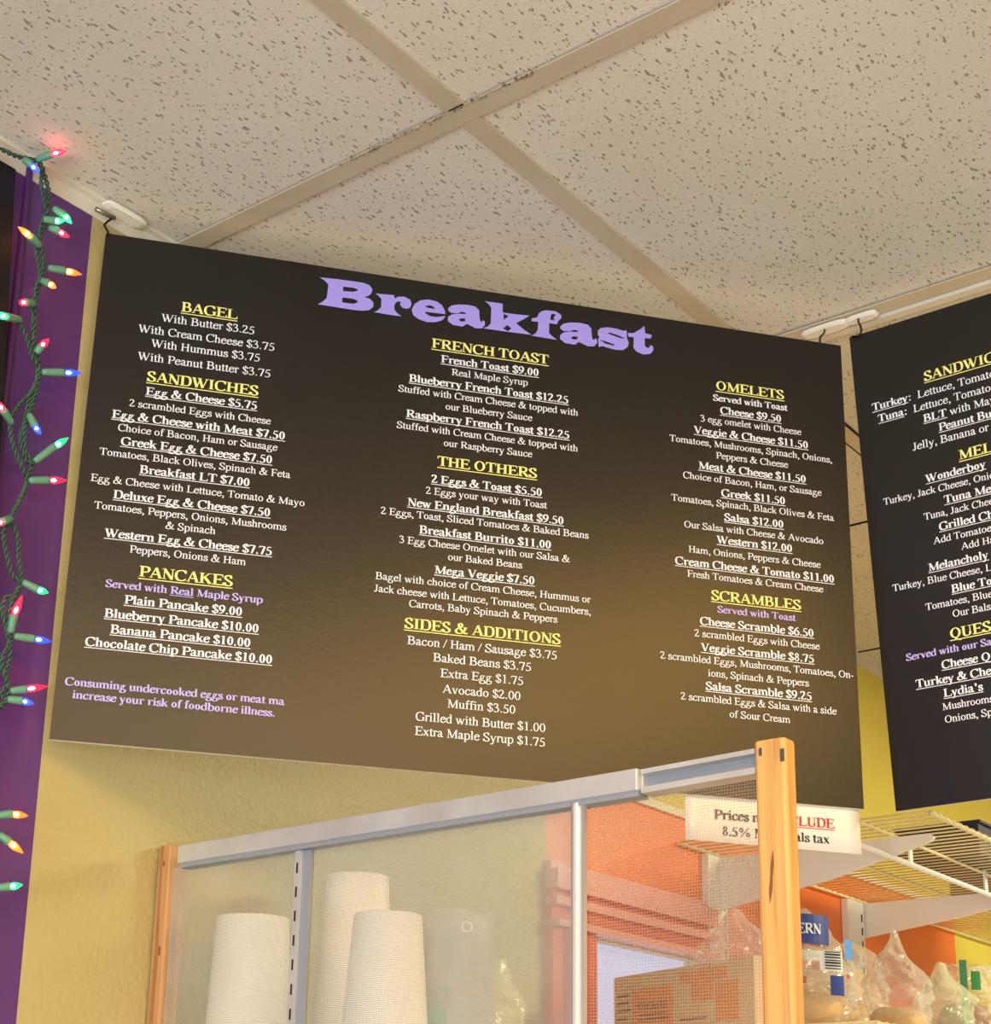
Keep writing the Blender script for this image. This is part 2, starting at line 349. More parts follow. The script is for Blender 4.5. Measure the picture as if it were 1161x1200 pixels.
# s thick straight, t thin straight, c curve with pen contrast, f serif, d dot, o ring, r rectangle
G = {
'A':[('t',85,20,358,660),('s',358,660,615,12),('t',200,225,500,225),('f',95,0,82),('f',610,0,110)],
'B':[('s',160,0,160,662),('t',17,648,320,648),('t',17,14,340,14),('c',(300,648),(420,630),(490,560),(490,470),(430,385),(330,352),(170,348)),('c',(320,348),(460,325),(550,260),(568,180),(540,80),(440,22),(300,14))],
'C':[('c',(610,520),(540,620),(450,655),(370,655),(210,610),(115,500),(85,331),(115,160),(210,40),(370,5),(500,25),(625,125)),('t',612,676,612,470)],
'D':[('s',160,0,160,662),('t',17,648,330,648),('t',17,14,330,14),('c',(300,648),(460,640),(590,540),(632,331),(590,120),(460,22),(300,14))],
'E':[('s',155,0,155,662),('t',12,648,545,648),('t',12,14,575,14),('t',150,345,440,345),('t',540,662,545,520),('t',597,165,570,0),('t',440,425,440,262)],
'F':[('s',155,0,155,662),('t',12,648,520,648),('t',150,335,420,335),('t',520,662,525,520),('t',420,415,420,255),('f',155,0,138)],
'G':[('c',(610,520),(540,620),(450,655),(370,655),(210,610),(115,500),(85,331),(115,160),(210,40),(370,5),(500,20),(600,70)),('t',612,676,612,470),('s',615,30,615,290),('f',610,300,105)],
'H':[('s',155,0,155,662),('s',567,0,567,662),('t',155,345,567,345),('f',155,0,138),('f',155,662,138),('f',567,0,138),('f',567,662,138)],
'I':[('s',166,0,166,662),('f',166,0,145),('f',166,662,145)],
'J':[('s',235,662,235,180),('c',(235,230),(225,90),(170,10),(90,5),(35,60)),('d',62,62,46),('f',235,662,140)],
'K':[('s',155,0,155,662),('t',190,315,540,645),('s',290,405,610,15),('f',155,0,138),('f',155,662,138),('f',565,662,115),('f',605,0,118)],
'L':[('s',155,0,155,662),('f',155,662,140),('t',12,14,560,14),('t',598,175,565,0)],
'M':[('t',150,12,150,650),('s',165,650,440,30),('t',440,20,735,650),('s',745,0,745,662),('f',145,0,125),('f',745,0,132),('f',110,662,95),('f',785,662,85)],
'N':[('t',130,0,130,640),('s',120,655,590,15),('t',608,0,608,662),('f',128,0,115),('f',105,662,95),('f',606,662,110)],
'O':[('o',361,331,327,345)],
'P':[('s',155,0,155,662),('t',17,648,320,648),('c',(290,648),(430,625),(510,550),(512,450),(460,350),(360,308),(200,300)),('f',155,0,138)],
'Q':[('o',361,331,327,345),('c',(330,0),(420,-90),(560,-160),(700,-178))],
'R':[('s',155,0,155,662),('t',17,648,320,648),('c',(290,648),(430,625),(510,560),(512,470),(460,375),(360,335),(200,330)),('s',320,330,590,15),('f',155,0,138),('f',610,0,58)],
'S':[('c',(450,500),(415,600),(345,652),(255,652),(150,618),(95,545),(110,460),(190,385),(330,300),(445,225),(482,150),(440,55),(345,8),(240,8),(120,60),(55,175)),('t',455,676,462,480),('t',45,-14,38,200)],
'T':[('s',305,0,305,662),('f',305,0,145),('t',20,648,590,648),('t',32,660,20,490),('t',578,660,592,490)],
'U':[('s',155,662,155,230),('c',(155,270),(165,110),(250,20),(365,5),(480,25),(560,110),(578,240)),('t',578,230,578,662),('f',155,662,142),('f',575,662,125)],
'V':[('s',120,650,372,0),('t',372,0,612,650),('f',115,662,110),('f',612,662,95)],
'W':[('s',105,650,305,0),('t',305,0,455,560),('s',430,650,635,0),('t',635,0,858,650),('f',105,662,108),('f',430,662,105),('f',858,662,85)],
'a':[('c',(65,350),(110,425),(190,445),(265,420),(298,340)),('s',300,350,300,70),('c',(300,275),(200,235),(90,180),(70,100),(115,25),(195,25),(300,95)),('c',(300,90),(330,20),(380,15),(440,60)),('d',85,345,36)],
'b':[('s',112,675,112,30),('c',(112,370),(190,440),(290,440),(395,380),(432,240),(405,95),(320,12),(220,5),(112,45)),('t',8,655,112,675)],
'c':[('c',(395,345),(340,430),(240,442),(130,380),(70,240),(100,90),(205,18),(300,28),(412,130)),('d',362,352,42)],
'd':[('s',385,675,385,30),('t',290,655,385,675),('c',(385,385),(300,440),(200,430),(95,350),(65,215),(110,75),(220,12),(310,28),(385,80)),('t',385,20,482,42)],
'e':[('t',75,278,395,278),('c',(398,278),(370,390),(300,440),(220,442),(125,385),(68,240),(95,90),(195,15),(300,25),(412,130)),],
'f':[('s',155,0,155,550),('c',(155,520),(172,625),(230,672),(300,660),(345,615)),('t',25,436,305,436),('f',155,0,132),('d',335,618,38)],
'g':[('o',212,308,148,146),('c',(130,190),(95,120),(150,68),(320,50),(430,8),(440,-80),(375,-175),(240,-208),(95,-190),(40,-120),(75,-45),(150,15)),('t',310,418,462,418)],
'h':[('s',115,675,115,0),('c',(115,345),(200,428),(290,440),(360,400),(378,300)),('s',378,330,378,0),('f',115,0,108),('f',378,0,108),('t',10,655,115,675)],
'i':[('s',138,450,138,0),('f',138,0,122),('t',22,425,138,450),('d',130,620,58)],
'k':[('s',115,675,115,0),('f',115,0,108),('t',130,205,370,430),('s',220,290,415,12),('f',385,450,92),('f',425,0,88),('t',10,655,115,675)],
'l':[('s',138,675,138,0),('f',138,0,122),('t',22,655,138,675)],
'm':[('s',112,450,112,0),('c',(112,345),(190,430),(265,442),(340,400),(385,300)),('s',388,330,388,0),('c',(388,345),(470,430),(545,442),(625,400),(662,300)),('s',664,330,664,0),('f',112,0,102),('f',388,0,105),('f',664,0,108),('t',12,425,112,450)],
'n':[('s',115,450,115,0),('c',(115,345),(200,428),(290,440),(360,400),(378,300)),('s',378,330,378,0),('f',115,0,108),('f',378,0,108),('t',12,425,115,450)],
'o':[('o',250,225,221,236)],
'p':[('s',112,450,112,-217),('f',112,-217,108),('t',8,420,112,450),('c',(112,370),(190,440),(290,440),(395,380),(432,240),(405,95),(320,12),(220,5),(112,45))],
'r':[('s',115,450,115,0),('f',115,0,112),('t',12,425,115,450),('c',(115,330),(180,420),(250,442),(318,405)),('d',303,398,44)],
's':[('c',(320,335),(270,430),(180,442),(95,400),(88,325),(165,258),(285,190),(342,120),(310,38),(205,5),(110,30),(52,140)),('t',318,455,328,310),('t',48,-5,45,150)],
't':[('s',118,570,118,100),('c',(118,125),(140,30),(205,15),(272,52)),('t',15,436,255,436)],
'u':[('s',112,450,112,130),('c',(112,160),(140,40),(220,18),(310,60),(378,115)),('s',378,450,378,20),('t',12,437,112,437),('t',285,437,378,437),('t',378,15,482,30)],
'v':[('s',95,440,258,0),('t',258,0,408,435),('f',95,450,85),('f',412,450,75)],
'w':[('s',85,440,240,0),('t',240,0,360,400),('s',345,440,500,0),('t',500,0,632,435),('f',85,450,80),('f',345,450,78),('f',640,450,70)],
'x':[('s',105,440,395,10),('t',85,12,385,438),('f',105,450,95),('f',390,450,80),('f',85,0,80),('f',395,0,92)],
'y':[('s',95,440,262,25),('t',410,435,252,-20),('c',(258,0),(205,-130),(140,-195),(70,-190)),('d',65,-165,42),('f',95,450,85),('f',412,450,75)],
'0':[('o',250,331,222,345)],
'1':[('s',255,670,255,0),('f',255,0,135),('t',112,592,255,665)],
'2':[('c',(42,520),(95,630),(205,662),(315,620),(352,520),(310,390),(190,230),(60,50)),('r',40,0,440,70),('t',432,50,472,145)],
'3':[('c',(55,530),(115,640),(225,660),(325,600),(335,490),(270,395),(160,350)),('c',(200,365),(330,330),(405,230),(385,100),(285,15),(155,12),(55,60))],
'5':[('r',165,600,425,662),('t',172,640,95,385),('c',(95,385),(240,375),(365,310),(405,195),(365,70),(250,8),(130,12),(45,60))],
'6':[('c',(445,655),(285,605),(145,460),(78,250),(112,85),(225,8),(345,30),(422,150),(400,300),(300,388),(190,370),(85,280)),],
'7':[('r',30,598,450,662),('s',430,630,215,-5),('t',36,610,22,505)],
'8':[('o',250,502,160,172),('o',250,168,190,182)],
'$':[('c',(415,490),(385,590),(325,642),(240,642),(145,608),(95,540),(110,460),(185,390),(310,305),(410,230),(442,150),(405,65),(325,20),(230,20),(120,70),(60,175)),('t',250,-88,250,728)],
'&':[('c',(625,425),(560,205),(400,40),(250,8),(110,60),(75,180),(150,300),(330,400),(420,500),(408,610),(330,665),(245,612),(232,500),(330,320),(500,120),(640,30),(745,85)),('f',625,436,105)],
'.':[('d',125,45,58)],
',':[('d',118,48,58),('c',(160,50),(150,-60),(75,-135))],
':':[('d',139,48,58),('d',139,395,58)],
'-':[('r',38,194,286,258)],
'/':[('t',0,-14,280,676)],
"'":[('d',150,610,62),('c',(195,610),(185,500),(110,440))],
'%':[('o',200,500,140,172),('o',635,165,140,172),('t',165,-5,672,668)],
}
G['9'] = [(op[0],)+tuple((500-p[0], 662-p[1]) for p in op[1:]) for op in G['6']]

def smooth(pts, k=4):
    out = []
    n = len(pts)
    for i in range(n-1):
        p0, p1, p2, p3 = pts[max(i-1, 0)], pts[i], pts[i+1], pts[min(i+2, n-1)]
        for j in range(k):
            t = j/k
            out.append(tuple(.5*(2*p1[d] + (p2[d]-p0[d])*t + (2*p0[d]-5*p1[d]+4*p2[d]-p3[d])*t*t + (3*p1[d]-p0[d]-3*p2[d]+p3[d])*t**3) for d in range(2)))
    out.append(tuple(pts[-1]))
    return out

def ribbon(pts, wfun):
    """a chain of quads along pts, each pen width from the local direction"""
    L, R = [], []
    for i, p in enumerate(pts):
        a = pts[max(i-1, 0)]; b = pts[min(i+1, len(pts)-1)]
        dx, dy = b[0]-a[0], b[1]-a[1]
        l = math.hypot(dx, dy) or 1
        w = wfun(dx/l, dy/l)/2
        L.append((p[0]-dy/l*w, p[1]+dx/l*w)); R.append((p[0]+dy/l*w, p[1]-dx/l*w))
    return [(L[i], R[i], R[i+1], L[i+1]) for i in range(len(pts)-1)]

_gcache = {}
def glyph(ch, bold):
    key = (ch, bold)
    if key in _gcache: return _gcache[key]
    polys = []
    cap = ch.isupper() or ch in '&$0123456789%'
    S = (156 if cap else 148) if bold else (108 if cap else 98)
    T = 60 if bold else 52
    if ch in '0123456789$': S -= 12 if bold else 14
    kx = (WB[ch]/WR[ch]) if bold else 1
    X = lambda x: x*kx
    for op in G.get(ch, []):
        k = op[0]
        if k in 'st':
            x0, y0, x1, y1 = X(op[1]), op[2], X(op[3]), op[4]
            w = S if k == 's' else T
            l = math.hypot(x1-x0, y1-y0) or 1
            nx, ny = -(y1-y0)/l*w/2, (x1-x0)/l*w/2
            polys.append(((x0+nx, y0+ny), (x0-nx, y0-ny), (x1-nx, y1-ny), (x1+nx, y1+ny)))
        elif k == 'c':
            pts = smooth([(X(p[0]), p[1]) for p in op[1:]], 4)
            ph = math.radians(12)
            polys += ribbon(pts, lambda dx, dy: T + (S-T)*abs(math.sin(math.atan2(dy, dx)-ph))**1.6)
        elif k == 'f':
            x, y, hw = X(op[1]), op[2], op[3]+(18 if bold else 0)
            h = 34 if bold else 28
            y0, y1 = (y, y+h) if y <= 0 else (y-h, y)
            polys.append(((x-hw, y0), (x+hw, y0), (x+hw, y1), (x-hw, y1)))
        elif k == 'd':
            r = op[3]*(1.25 if bold else 1.0)
            polys.append(tuple((X(op[1])+r*math.cos(a*math.pi/4), op[2]+r*math.sin(a*math.pi/4)) for a in range(8)))
        elif k == 'o':
            cx, cy, rx, ry = X(op[1]), op[2], op[3]*kx, op[4]
            wx, wy = (S*1.02, T*.9) if op[3] > 195 else (S*.70, T*.85)
            n = 24
            for i in range(n):
                a, b = 2*math.pi*i/n, 2*math.pi*(i+1)/n
                polys.append(((cx+rx*math.cos(a), cy+ry*math.sin(a)), (cx+rx*math.cos(b), cy+ry*math.sin(b)),
                              (cx+(rx-wx)*math.cos(b), cy+(ry-wy)*math.sin(b)), (cx+(rx-wx)*math.cos(a), cy+(ry-wy)*math.sin(a))))
        elif k == 'r':
            x0, y0, x1, y1 = X(op[1]), op[2], X(op[3]), op[4]
            polys.append(((x0, y0), (x1, y0), (x1, y1), (x0, y1)))
    _gcache[key] = polys
    return polys

def runs_of(text, bold, under):
    """'_' toggles the underline, '~' drops to the regular weight"""
    out = []
    u = under; b = bold
    for ch in text:
        if ch == '_': u = not u
        elif ch == '~': b = False; u = False
        else: out.append((ch, b, u))
    return out
def text_width(text, bold):
    return sum((WB if b else WR)[ch] for ch, b, u in runs_of(text, bold, False))
def set_text(mb, text, em, x, y, z, bold, under, align='c', mi=0):
    """lay one line on the local plane: x to the right, y up, in metres"""
    k = em/1000
    if align == 'c': x -= text_width(text, bold)*k/2
    for ch, b, u in runs_of(text, bold, under):
        w = (WB if b else WR)[ch]
        for p in glyph(ch, b):
            mb.add([(x+q[0]*k, y+q[1]*k, z) for q in p], [tuple(range(len(p)))], mi)
        if u:
            h = .056 if b else .045
            mb.add([(x-.0002, y-.165*em, z), (x+w*k+.0002, y-.165*em, z), (x+w*k+.0002, y-(.165-h)*em, z), (x-.0002, y-(.165-h)*em, z)], [(0, 1, 2, 3)], mi)
        x += w*k
def Z(z): return EYE + z

# ================================================================== the room
cb = MB(); cb.box((WX-.1, -3.3, CEIL+.002), (3.1, 6.3, CEIL+.05))
struct(cb.build('ceiling', M['tile']))
fb = MB(); fb.box((WX-.1, -3.3, -.1), (3.1, 6.3, 0))
struct(fb.build('floor', M['floor']))

# left wall: purple up to the menu corner, yellow beyond, an orange dado with a window in it
wl = MB()
WT = .026
WIN = (1.8785, 2.195, Z(-.30), Z(.322))
ORY0, ORY1, ORZ = 1.77, 3.27, Z(.543)
def wall_piece(y0, y1, z0, z1, mi):
    wl.box((WX-WT, y0, z0), (WX, y1, z1), mi)
PURPLE_END = .9228
wall_piece(-3.3, PURPLE_END, 0, CEIL+.05, 0)
wall_piece(PURPLE_END, ORY0, 0, CEIL+.05, 1)
wall_piece(ORY0, ORY1, ORZ, CEIL+.05, 3)
wall_piece(ORY0, WIN[0], Z(-.6), ORZ, 2)
wall_piece(WIN[1], ORY1, Z(-.6), ORZ, 2)
wall_piece(WIN[0], WIN[1], WIN[3], ORZ, 2)
wall_piece(WIN[0], WIN[1], Z(-.6), WIN[2], 2)
wall_piece(ORY0, ORY1, 0, Z(-.6), 1)
wall_piece(ORY1, 6.3, 0, CEIL+.05, 3)
struct(wl.build('wall_left', [M['purple'], M['yellow'], M['orange'], M['kitchen_yellow']]))
for nm, a, b in (('wall_right', (3.0, -3.3, 0), (3.1, 6.3, CEIL+.05)), ('wall_back', (WX-.1, -3.3, 0), (3.0, -3.2, CEIL+.05)), ('wall_far', (WX-.1, 6.2, 0), (3.0, 6.3, CEIL+.05))):
    w = MB(); w.box(a, b); struct(w.build(nm, M['plain']))

# window: stepped salmon casing, white jamb, pane
cs = MB()
y0, y1 = ORY0, WIN[1]+.03
for (za, zb, d, mi) in ((.400, .412, .010, 1), (.372, .400, .022, 1), (.362, .372, .012, 0), (.350, .362, .020, 1), (.330, .350, .012, 0), (.320, .330, .024, 1)):
    cs.box((WX, y0, Z(za)), (WX+d, WIN[1]+.02, Z(zb)), mi)
for (ya, yb, d, mi) in ((ORY0, 1.80, .014, 0), (1.80, 1.84, .022, 1), (1.84, 1.8785, .014, 0)):
    cs.box((WX, ya, WIN[2]), (WX+d, yb, Z(.319)), mi)
win = struct(thing('window_1', 'blue-lit window in the orange wall with a stepped salmon casing', 'window', (WX, (WIN[0]+WIN[1])/2, WIN[2])))
def under(root, o):
    o.parent = root
    o.matrix_parent_inverse = root.matrix_basis.inverted() if root.matrix_basis != Matrix() else Matrix()
    return o
def local(root):
    """inverse of a root that has only just been placed"""
    return root.matrix_basis.inverted()
under(win, cs.build('casing', [M['salmon'], M['salmon_light']]))
jb = MB()
jb.box((WX-.022, WIN[0], WIN[2]), (WX-.004, WIN[0]+.006, WIN[3])); jb.box((WX-.022, WIN[1]-.016, WIN[2]), (WX-.003, WIN[1], WIN[3]))
jb.box((WX-.022, WIN[0]+.006, WIN[3]-.005), (WX-.004, WIN[1]-.016, WIN[3]))
under(win, jb.build('window_frame', M['cream']))
pn = MB(); pn.box((WX-.016, WIN[0]+.006, WIN[2]), (WX-.012, WIN[1]-.016, WIN[3]-.005))
under(win, pn.build('pane', M['glass']))

t = MB(); t.box((WX, 1.90, Z(.5385)), (WX+.006, ORY1, Z(.551)))
struct(t.build('trim_1', M['cream']))
# purple moulding on the purple wall
t = MB(); t.tube([(WX+.001, .839, 0), (WX+.001, .839, CEIL-.004)], .004, 10)
struct(t.build('trim_2', M['purple'], smooth=True))
# wall angle along the left wall
t = MB(); t.box((WX, -3.2, CEIL-.002), (WX+.009, 6.2, CEIL+.002)); t.box((WX, -3.2, CEIL-.020), (WX+.0012, 6.2, CEIL-.002))
struct(t.build('trim_3', M['wall_trim']))
# ceiling grid
k = 4
tee_a = [1.0425-.5865*i for i in (7, 6, 5, 4, 3, 2, 1)] + [1.0425, 1.6220, 2.2215, 2.8272, 3.42, 4.02, 4.62, 5.22, 5.82]
main_tee = None
for y in tee_a:
    if y in (2.2215, 2.8272):      # only a scored joint here
        t = MB(); t.box((WX+.0095, y-.0016, CEIL-.0002), (3.0, y+.0016, CEIL+.0018)); struct(t.build('trim_%d' % k, M['dark'])); k += 1
        continue
    t = MB(); t.box((WX+.0095, y-.0115, CEIL-.0018), (3.0, y+.0115, CEIL-.0002)); t.box((WX+.0095, y-.002, CEIL-.0002), (3.0, y+.002, CEIL+.0018))
    o = struct(t.build('trim_%d' % k, M['tee'])); k += 1
    if y == 1.0425: main_tee = o
ys = sorted(y for y in tee_a if y not in (2.2215, 2.8272))
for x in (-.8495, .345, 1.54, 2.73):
    t = MB()
    for a, b in zip([-3.19]+ys, ys+[6.19]):
        t.box((x-.0112, a+.0117, CEIL-.0014), (x+.0112, b-.0117, CEIL+.0014))
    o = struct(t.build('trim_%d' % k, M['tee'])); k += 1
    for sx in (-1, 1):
        e = MB(); e.box((x+sx*.0113, 1.70, CEIL-.0022), (x+sx*.0128, 6.1, CEIL+.0014)); e = e.build('painted_shadow_line', M['dark']); e.parent = o  # dark strips painting the shadow outline along the tee edges
# thin pale strip fixed just beyond the tee that carries the boards
t = MB(); t.box((WX+.03, 1.6355, CEIL-.006), (3.0, 1.6480, CEIL+.0015))
struct(t.build('trim_%d' % k, M['wall_trim'])); k += 1
# dust and a dark gap along the near edge of the tee
db = MB()
for i in range(230):
    q = random.random()
    x = -1.01 + .26*random.random()**.8
    y = 1.0425-.0115 + random.gauss(-.0003, .0018)
    s = random.uniform(.0004, .0017)
    pts = [(x+random.uniform(-1, 1)*s*2, y+random.uniform(-1, 1)*s, CEIL-.0020-random.random()*.0012) for _ in range(4)]
    db.add(pts, [(0, 1, 2), (0, 2, 3), (0, 1, 3), (1, 2, 3)])
o = db.build('dust', M['dust'], fix=False); o.parent = main_tee; o['kind'] = 'stuff'
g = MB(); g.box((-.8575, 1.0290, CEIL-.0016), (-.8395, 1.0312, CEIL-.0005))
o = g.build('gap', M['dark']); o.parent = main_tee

# ================================================================== menu boards
MENU_STYLE = {'H': (17.1, True, True, 'y'), 'I': (13.7, True, True, 'w'), 'P': (13.7, False, False, 'w'), 'D': (12.0, False, False, 'w'),
              'N': (12.0, True, False, 'l'), 'S': (11.9, True, False, 'w'), 'M': (13.7, True, False, 'w')}
PART = {'y': ('section_heading', 'yellow_print'), 'w': ('section_lines', 'white_print'), 'l': ('note_lines', 'lilac_print')}
def basis(o, org, u, up_):
    u = Vector(u).normalized(); up_ = Vector(up_); up_ = (up_-u*u.dot(up_)).normalized()
    n = u.cross(up_)
    o.matrix_world = Matrix(((u.x, up_.x, n.x, org[0]), (u.y, up_.y, n.y, org[1]), (u.z, up_.z, n.z, org[2]), (0, 0, 0, 1)))
def board_panel(w, h, root):
    b = MB(); th = .0048
    b.quad((0, 0, 0), (w, 0, 0), (w, -h, 0), (0, -h, 0), 0)
    b.add([(0, 0, 0), (w, 0, 0), (w, -h, 0), (0, -h, 0), (0, 0, -th), (w, 0, -th), (w, -h, -th), (0, -h, -th)],
          [(0, 1, 5, 4), (1, 2, 6, 5), (2, 3, 7, 6), (3, 0, 4, 7), (4, 5, 6, 7)], 1)
    return b.build('panel', [M['panel_face'], M['foam']], root, fix=False)
def board_text(sections, root, align):
    for sec in sections:
        acc = {}
        for st, tx, v, c in sec:
            em, bold, und, col = MENU_STYLE[st]
            mb = acc.setdefault(col, MB())
            set_text(mb, tx, em/1000, c/1000, -v/1000, .0005, bold, und, align)
        for col, mb in acc.items():
            o = mb.build(PART[col][0], M[PART[col][1]], root, fix=False)
            o['label'] = {'y': 'yellow underlined heading reading %s' % sec[0][1].lower(), 'w': 'white menu lines', 'l': 'lilac note lines'}[col]
MENU = [
 [('H', 'BAGEL', 82.0, 116.2),
  ('P', 'With Butter $3.25', 97.5, 116.2),
  ('P', 'With Cream Cheese $3.75', 114.1, 116.2),
  ('P', 'With Hummus $3.75', 129.6, 116.2),
  ('P', 'With Peanut Butter $3.75', 146.9, 116.2)],
 [('H', 'SANDWICHES', 170.5, 116.2),
  ('I', 'Egg & Cheese $5.75', 187.0, 116.2),
  ('D', '2 scrambled Eggs with Cheese', 202.7, 116.2),
  ('I', 'Egg & Cheese with Meat $7.50', 218.4, 116.2),
  ('D', 'Choice of Bacon, Ham or Sausage', 232.5, 116.2),
  ('I', 'Greek Egg & Cheese $7.50', 248.2, 116.2),
  ('D', 'Tomatoes, Black Olives, Spinach & Feta', 262.3, 116.2),
  ('I', 'Breakfast LT $7.00', 277.6, 116.2),
  ('D', 'Egg & Cheese with Lettuce, Tomato & Mayo', 292.8, 121.7),
  ('I', 'Deluxe Egg & Cheese $7.50', 309.1, 116.2),
  ('D', 'Tomatoes, Peppers, Onions, Mushrooms', 322.9, 116.2),
  ('D', '& Spinach', 336.3, 116.2),
  ('I', 'Western Egg & Cheese $7.75', 352.5, 116.2),
  ('D', 'Peppers, Onions & Ham', 366.9, 116.2)],
 [('H', 'PANCAKES', 391.6, 116.2),
  ('N', 'Served with _Real_ Maple Syrup', 406.8, 116.2),
  ('I', 'Plain Pancake $9.00', 422.7, 116.2),
  ('I', 'Blueberry Pancake $10.00', 439.1, 116.2),
  ('I', 'Banana Pancake $10.00', 455.5, 116.2),
  ('I', 'Chocolate Chip Pancake $10.00', 471.1, 116.2)],
 [('N', 'Consuming undercooked eggs or meat ma', 513.9, 116.2),
  ('N', 'increase your risk of foodborne illness.', 526.9, 116.2)],
 [('H', 'FRENCH TOAST', 82.0, 427.2),
  ('I', 'French Toast $9.00', 99.1, 427.2),
  ('D', 'Real Maple Syrup', 113.1, 427.2),
  ('I', 'Blueberry French Toast $12.25', 128.4, 427.2),
  ('D', 'Stuffed with Cream Cheese & topped with', 142.2, 427.2),
  ('D', 'our Blueberry Sauce', 156.4, 427.2),
  ('I', 'Raspberry French Toast $12.25', 172.1, 427.2),
  ('D', 'Stuffed with Cream Cheese & topped with', 186.7, 427.2),
  ('D', 'our Raspberry Sauce', 201.1, 427.2)],
 [('H', 'THE OTHERS', 225.5, 427.2),
  ('I', '2 Eggs & Toast $5.50', 246.6, 427.2),
  ('D', '2 Eggs your way with Toast', 260.6, 427.2),
  ('I', 'New England Breakfast $9.50', 277.3, 427.2),
  ('D', '2 Eggs, Toast, Sliced Tomatoes & Baked Beans', 290.6, 427.2),
  ('I', 'Breakfast Burrito $11.00', 307.8, 427.2),
  ('D', '3 Egg Cheese Omelet with our Salsa &', 321.4, 427.2),
  ('D', 'our Baked Beans', 334.9, 427.2),
  ('I', 'Mega Veggie $7.50', 352.0, 427.2),
  ('D', 'Bagel with choice of Cream Cheese, Hummus or', 365.9, 427.2),
  ('D', 'Jack cheese with Lettuce, Tomatoes, Cucumbers,', 380.0, 427.2),
  ('D', 'Carrots, Baby Spinach & Peppers', 393.0, 427.2)],
 [('H', 'SIDES & ADDITIONS', 417.1, 427.2),
  ('P', 'Bacon / Ham / Sausage $3.75', 434.7, 427.2),
  ('P', 'Baked Beans $3.75', 450.8, 427.2),
  ('P', 'Extra Egg $1.75', 467.2, 427.2),
  ('P', 'Avocado $2.00', 484.3, 427.2),
  ('P', 'Muffin $3.50', 499.8, 427.2),
  ('P', 'Grilled with Butter $1.00', 516.8, 427.2),
  ('P', 'Extra Maple Syrup $1.75', 532.5, 427.2)],
 [('H', 'OMELETS', 83.5, 736.6),
  ('S', 'Served with Toast', 98.1, 736.6),
  ('I', 'Cheese $9.50', 114.0, 736.6),
  ('D', '3 egg omelet with Cheese', 127.2, 736.6),
  ('I', 'Veggie & Cheese $11.50', 143.4, 736.6),
  ('D', 'Tomatoes, Mushrooms, Spinach, Onions,', 157.8, 736.6),
  ('D', 'Peppers & Cheese', 171.8, 736.6),
  ('I', 'Meat & Cheese $11.50', 187.7, 736.6),
  ('D', 'Choice of Bacon, Ham, or Sausage', 201.8, 736.6),
  ('I', 'Greek $11.50', 218.6, 736.6),
  ('D', 'Tomatoes, Spinach, Black Olives & Feta', 231.6, 736.6),
  ('I', 'Salsa $12.00', 248.3, 736.6),
  ('D', 'Our Salsa with Cheese & Avocado', 262.4, 736.6),
  ('I', 'Western $12.00', 276.9, 736.6),
  ('D', 'Ham, Onions, Peppers & Cheese', 292.2, 736.6),
  ('I', 'Cream Cheese & Tomato $11.00', 308.3, 736.6),
  ('D', 'Fresh Tomatoes & Cream Cheese', 321.8, 736.6)],
 [('H', 'SCRAMBLES', 345.9, 736.6),
  ('N', 'Served with Toast', 360.3, 736.6),
  ('I', 'Cheese Scramble $6.50', 376.8, 736.6),
  ('D', '2 scrambled Eggs with Cheese', 391.2, 736.6),
  ('I', 'Veggie Scramble $8.75', 407.4, 736.6),
  ('D', '2 scrambled Eggs, Mushrooms, Tomatoes, On-', 421.2, 736.6),
  ('D', 'ions, Spinach & Peppers', 436.0, 736.6),
  ('I', 'Salsa Scramble $9.25', 451.7, 736.6),
  ('D', '2 scrambled Eggs & Salsa with a side', 465.6, 736.6),
  ('D', 'of Sour Cream', 480.6, 736.6)],
]

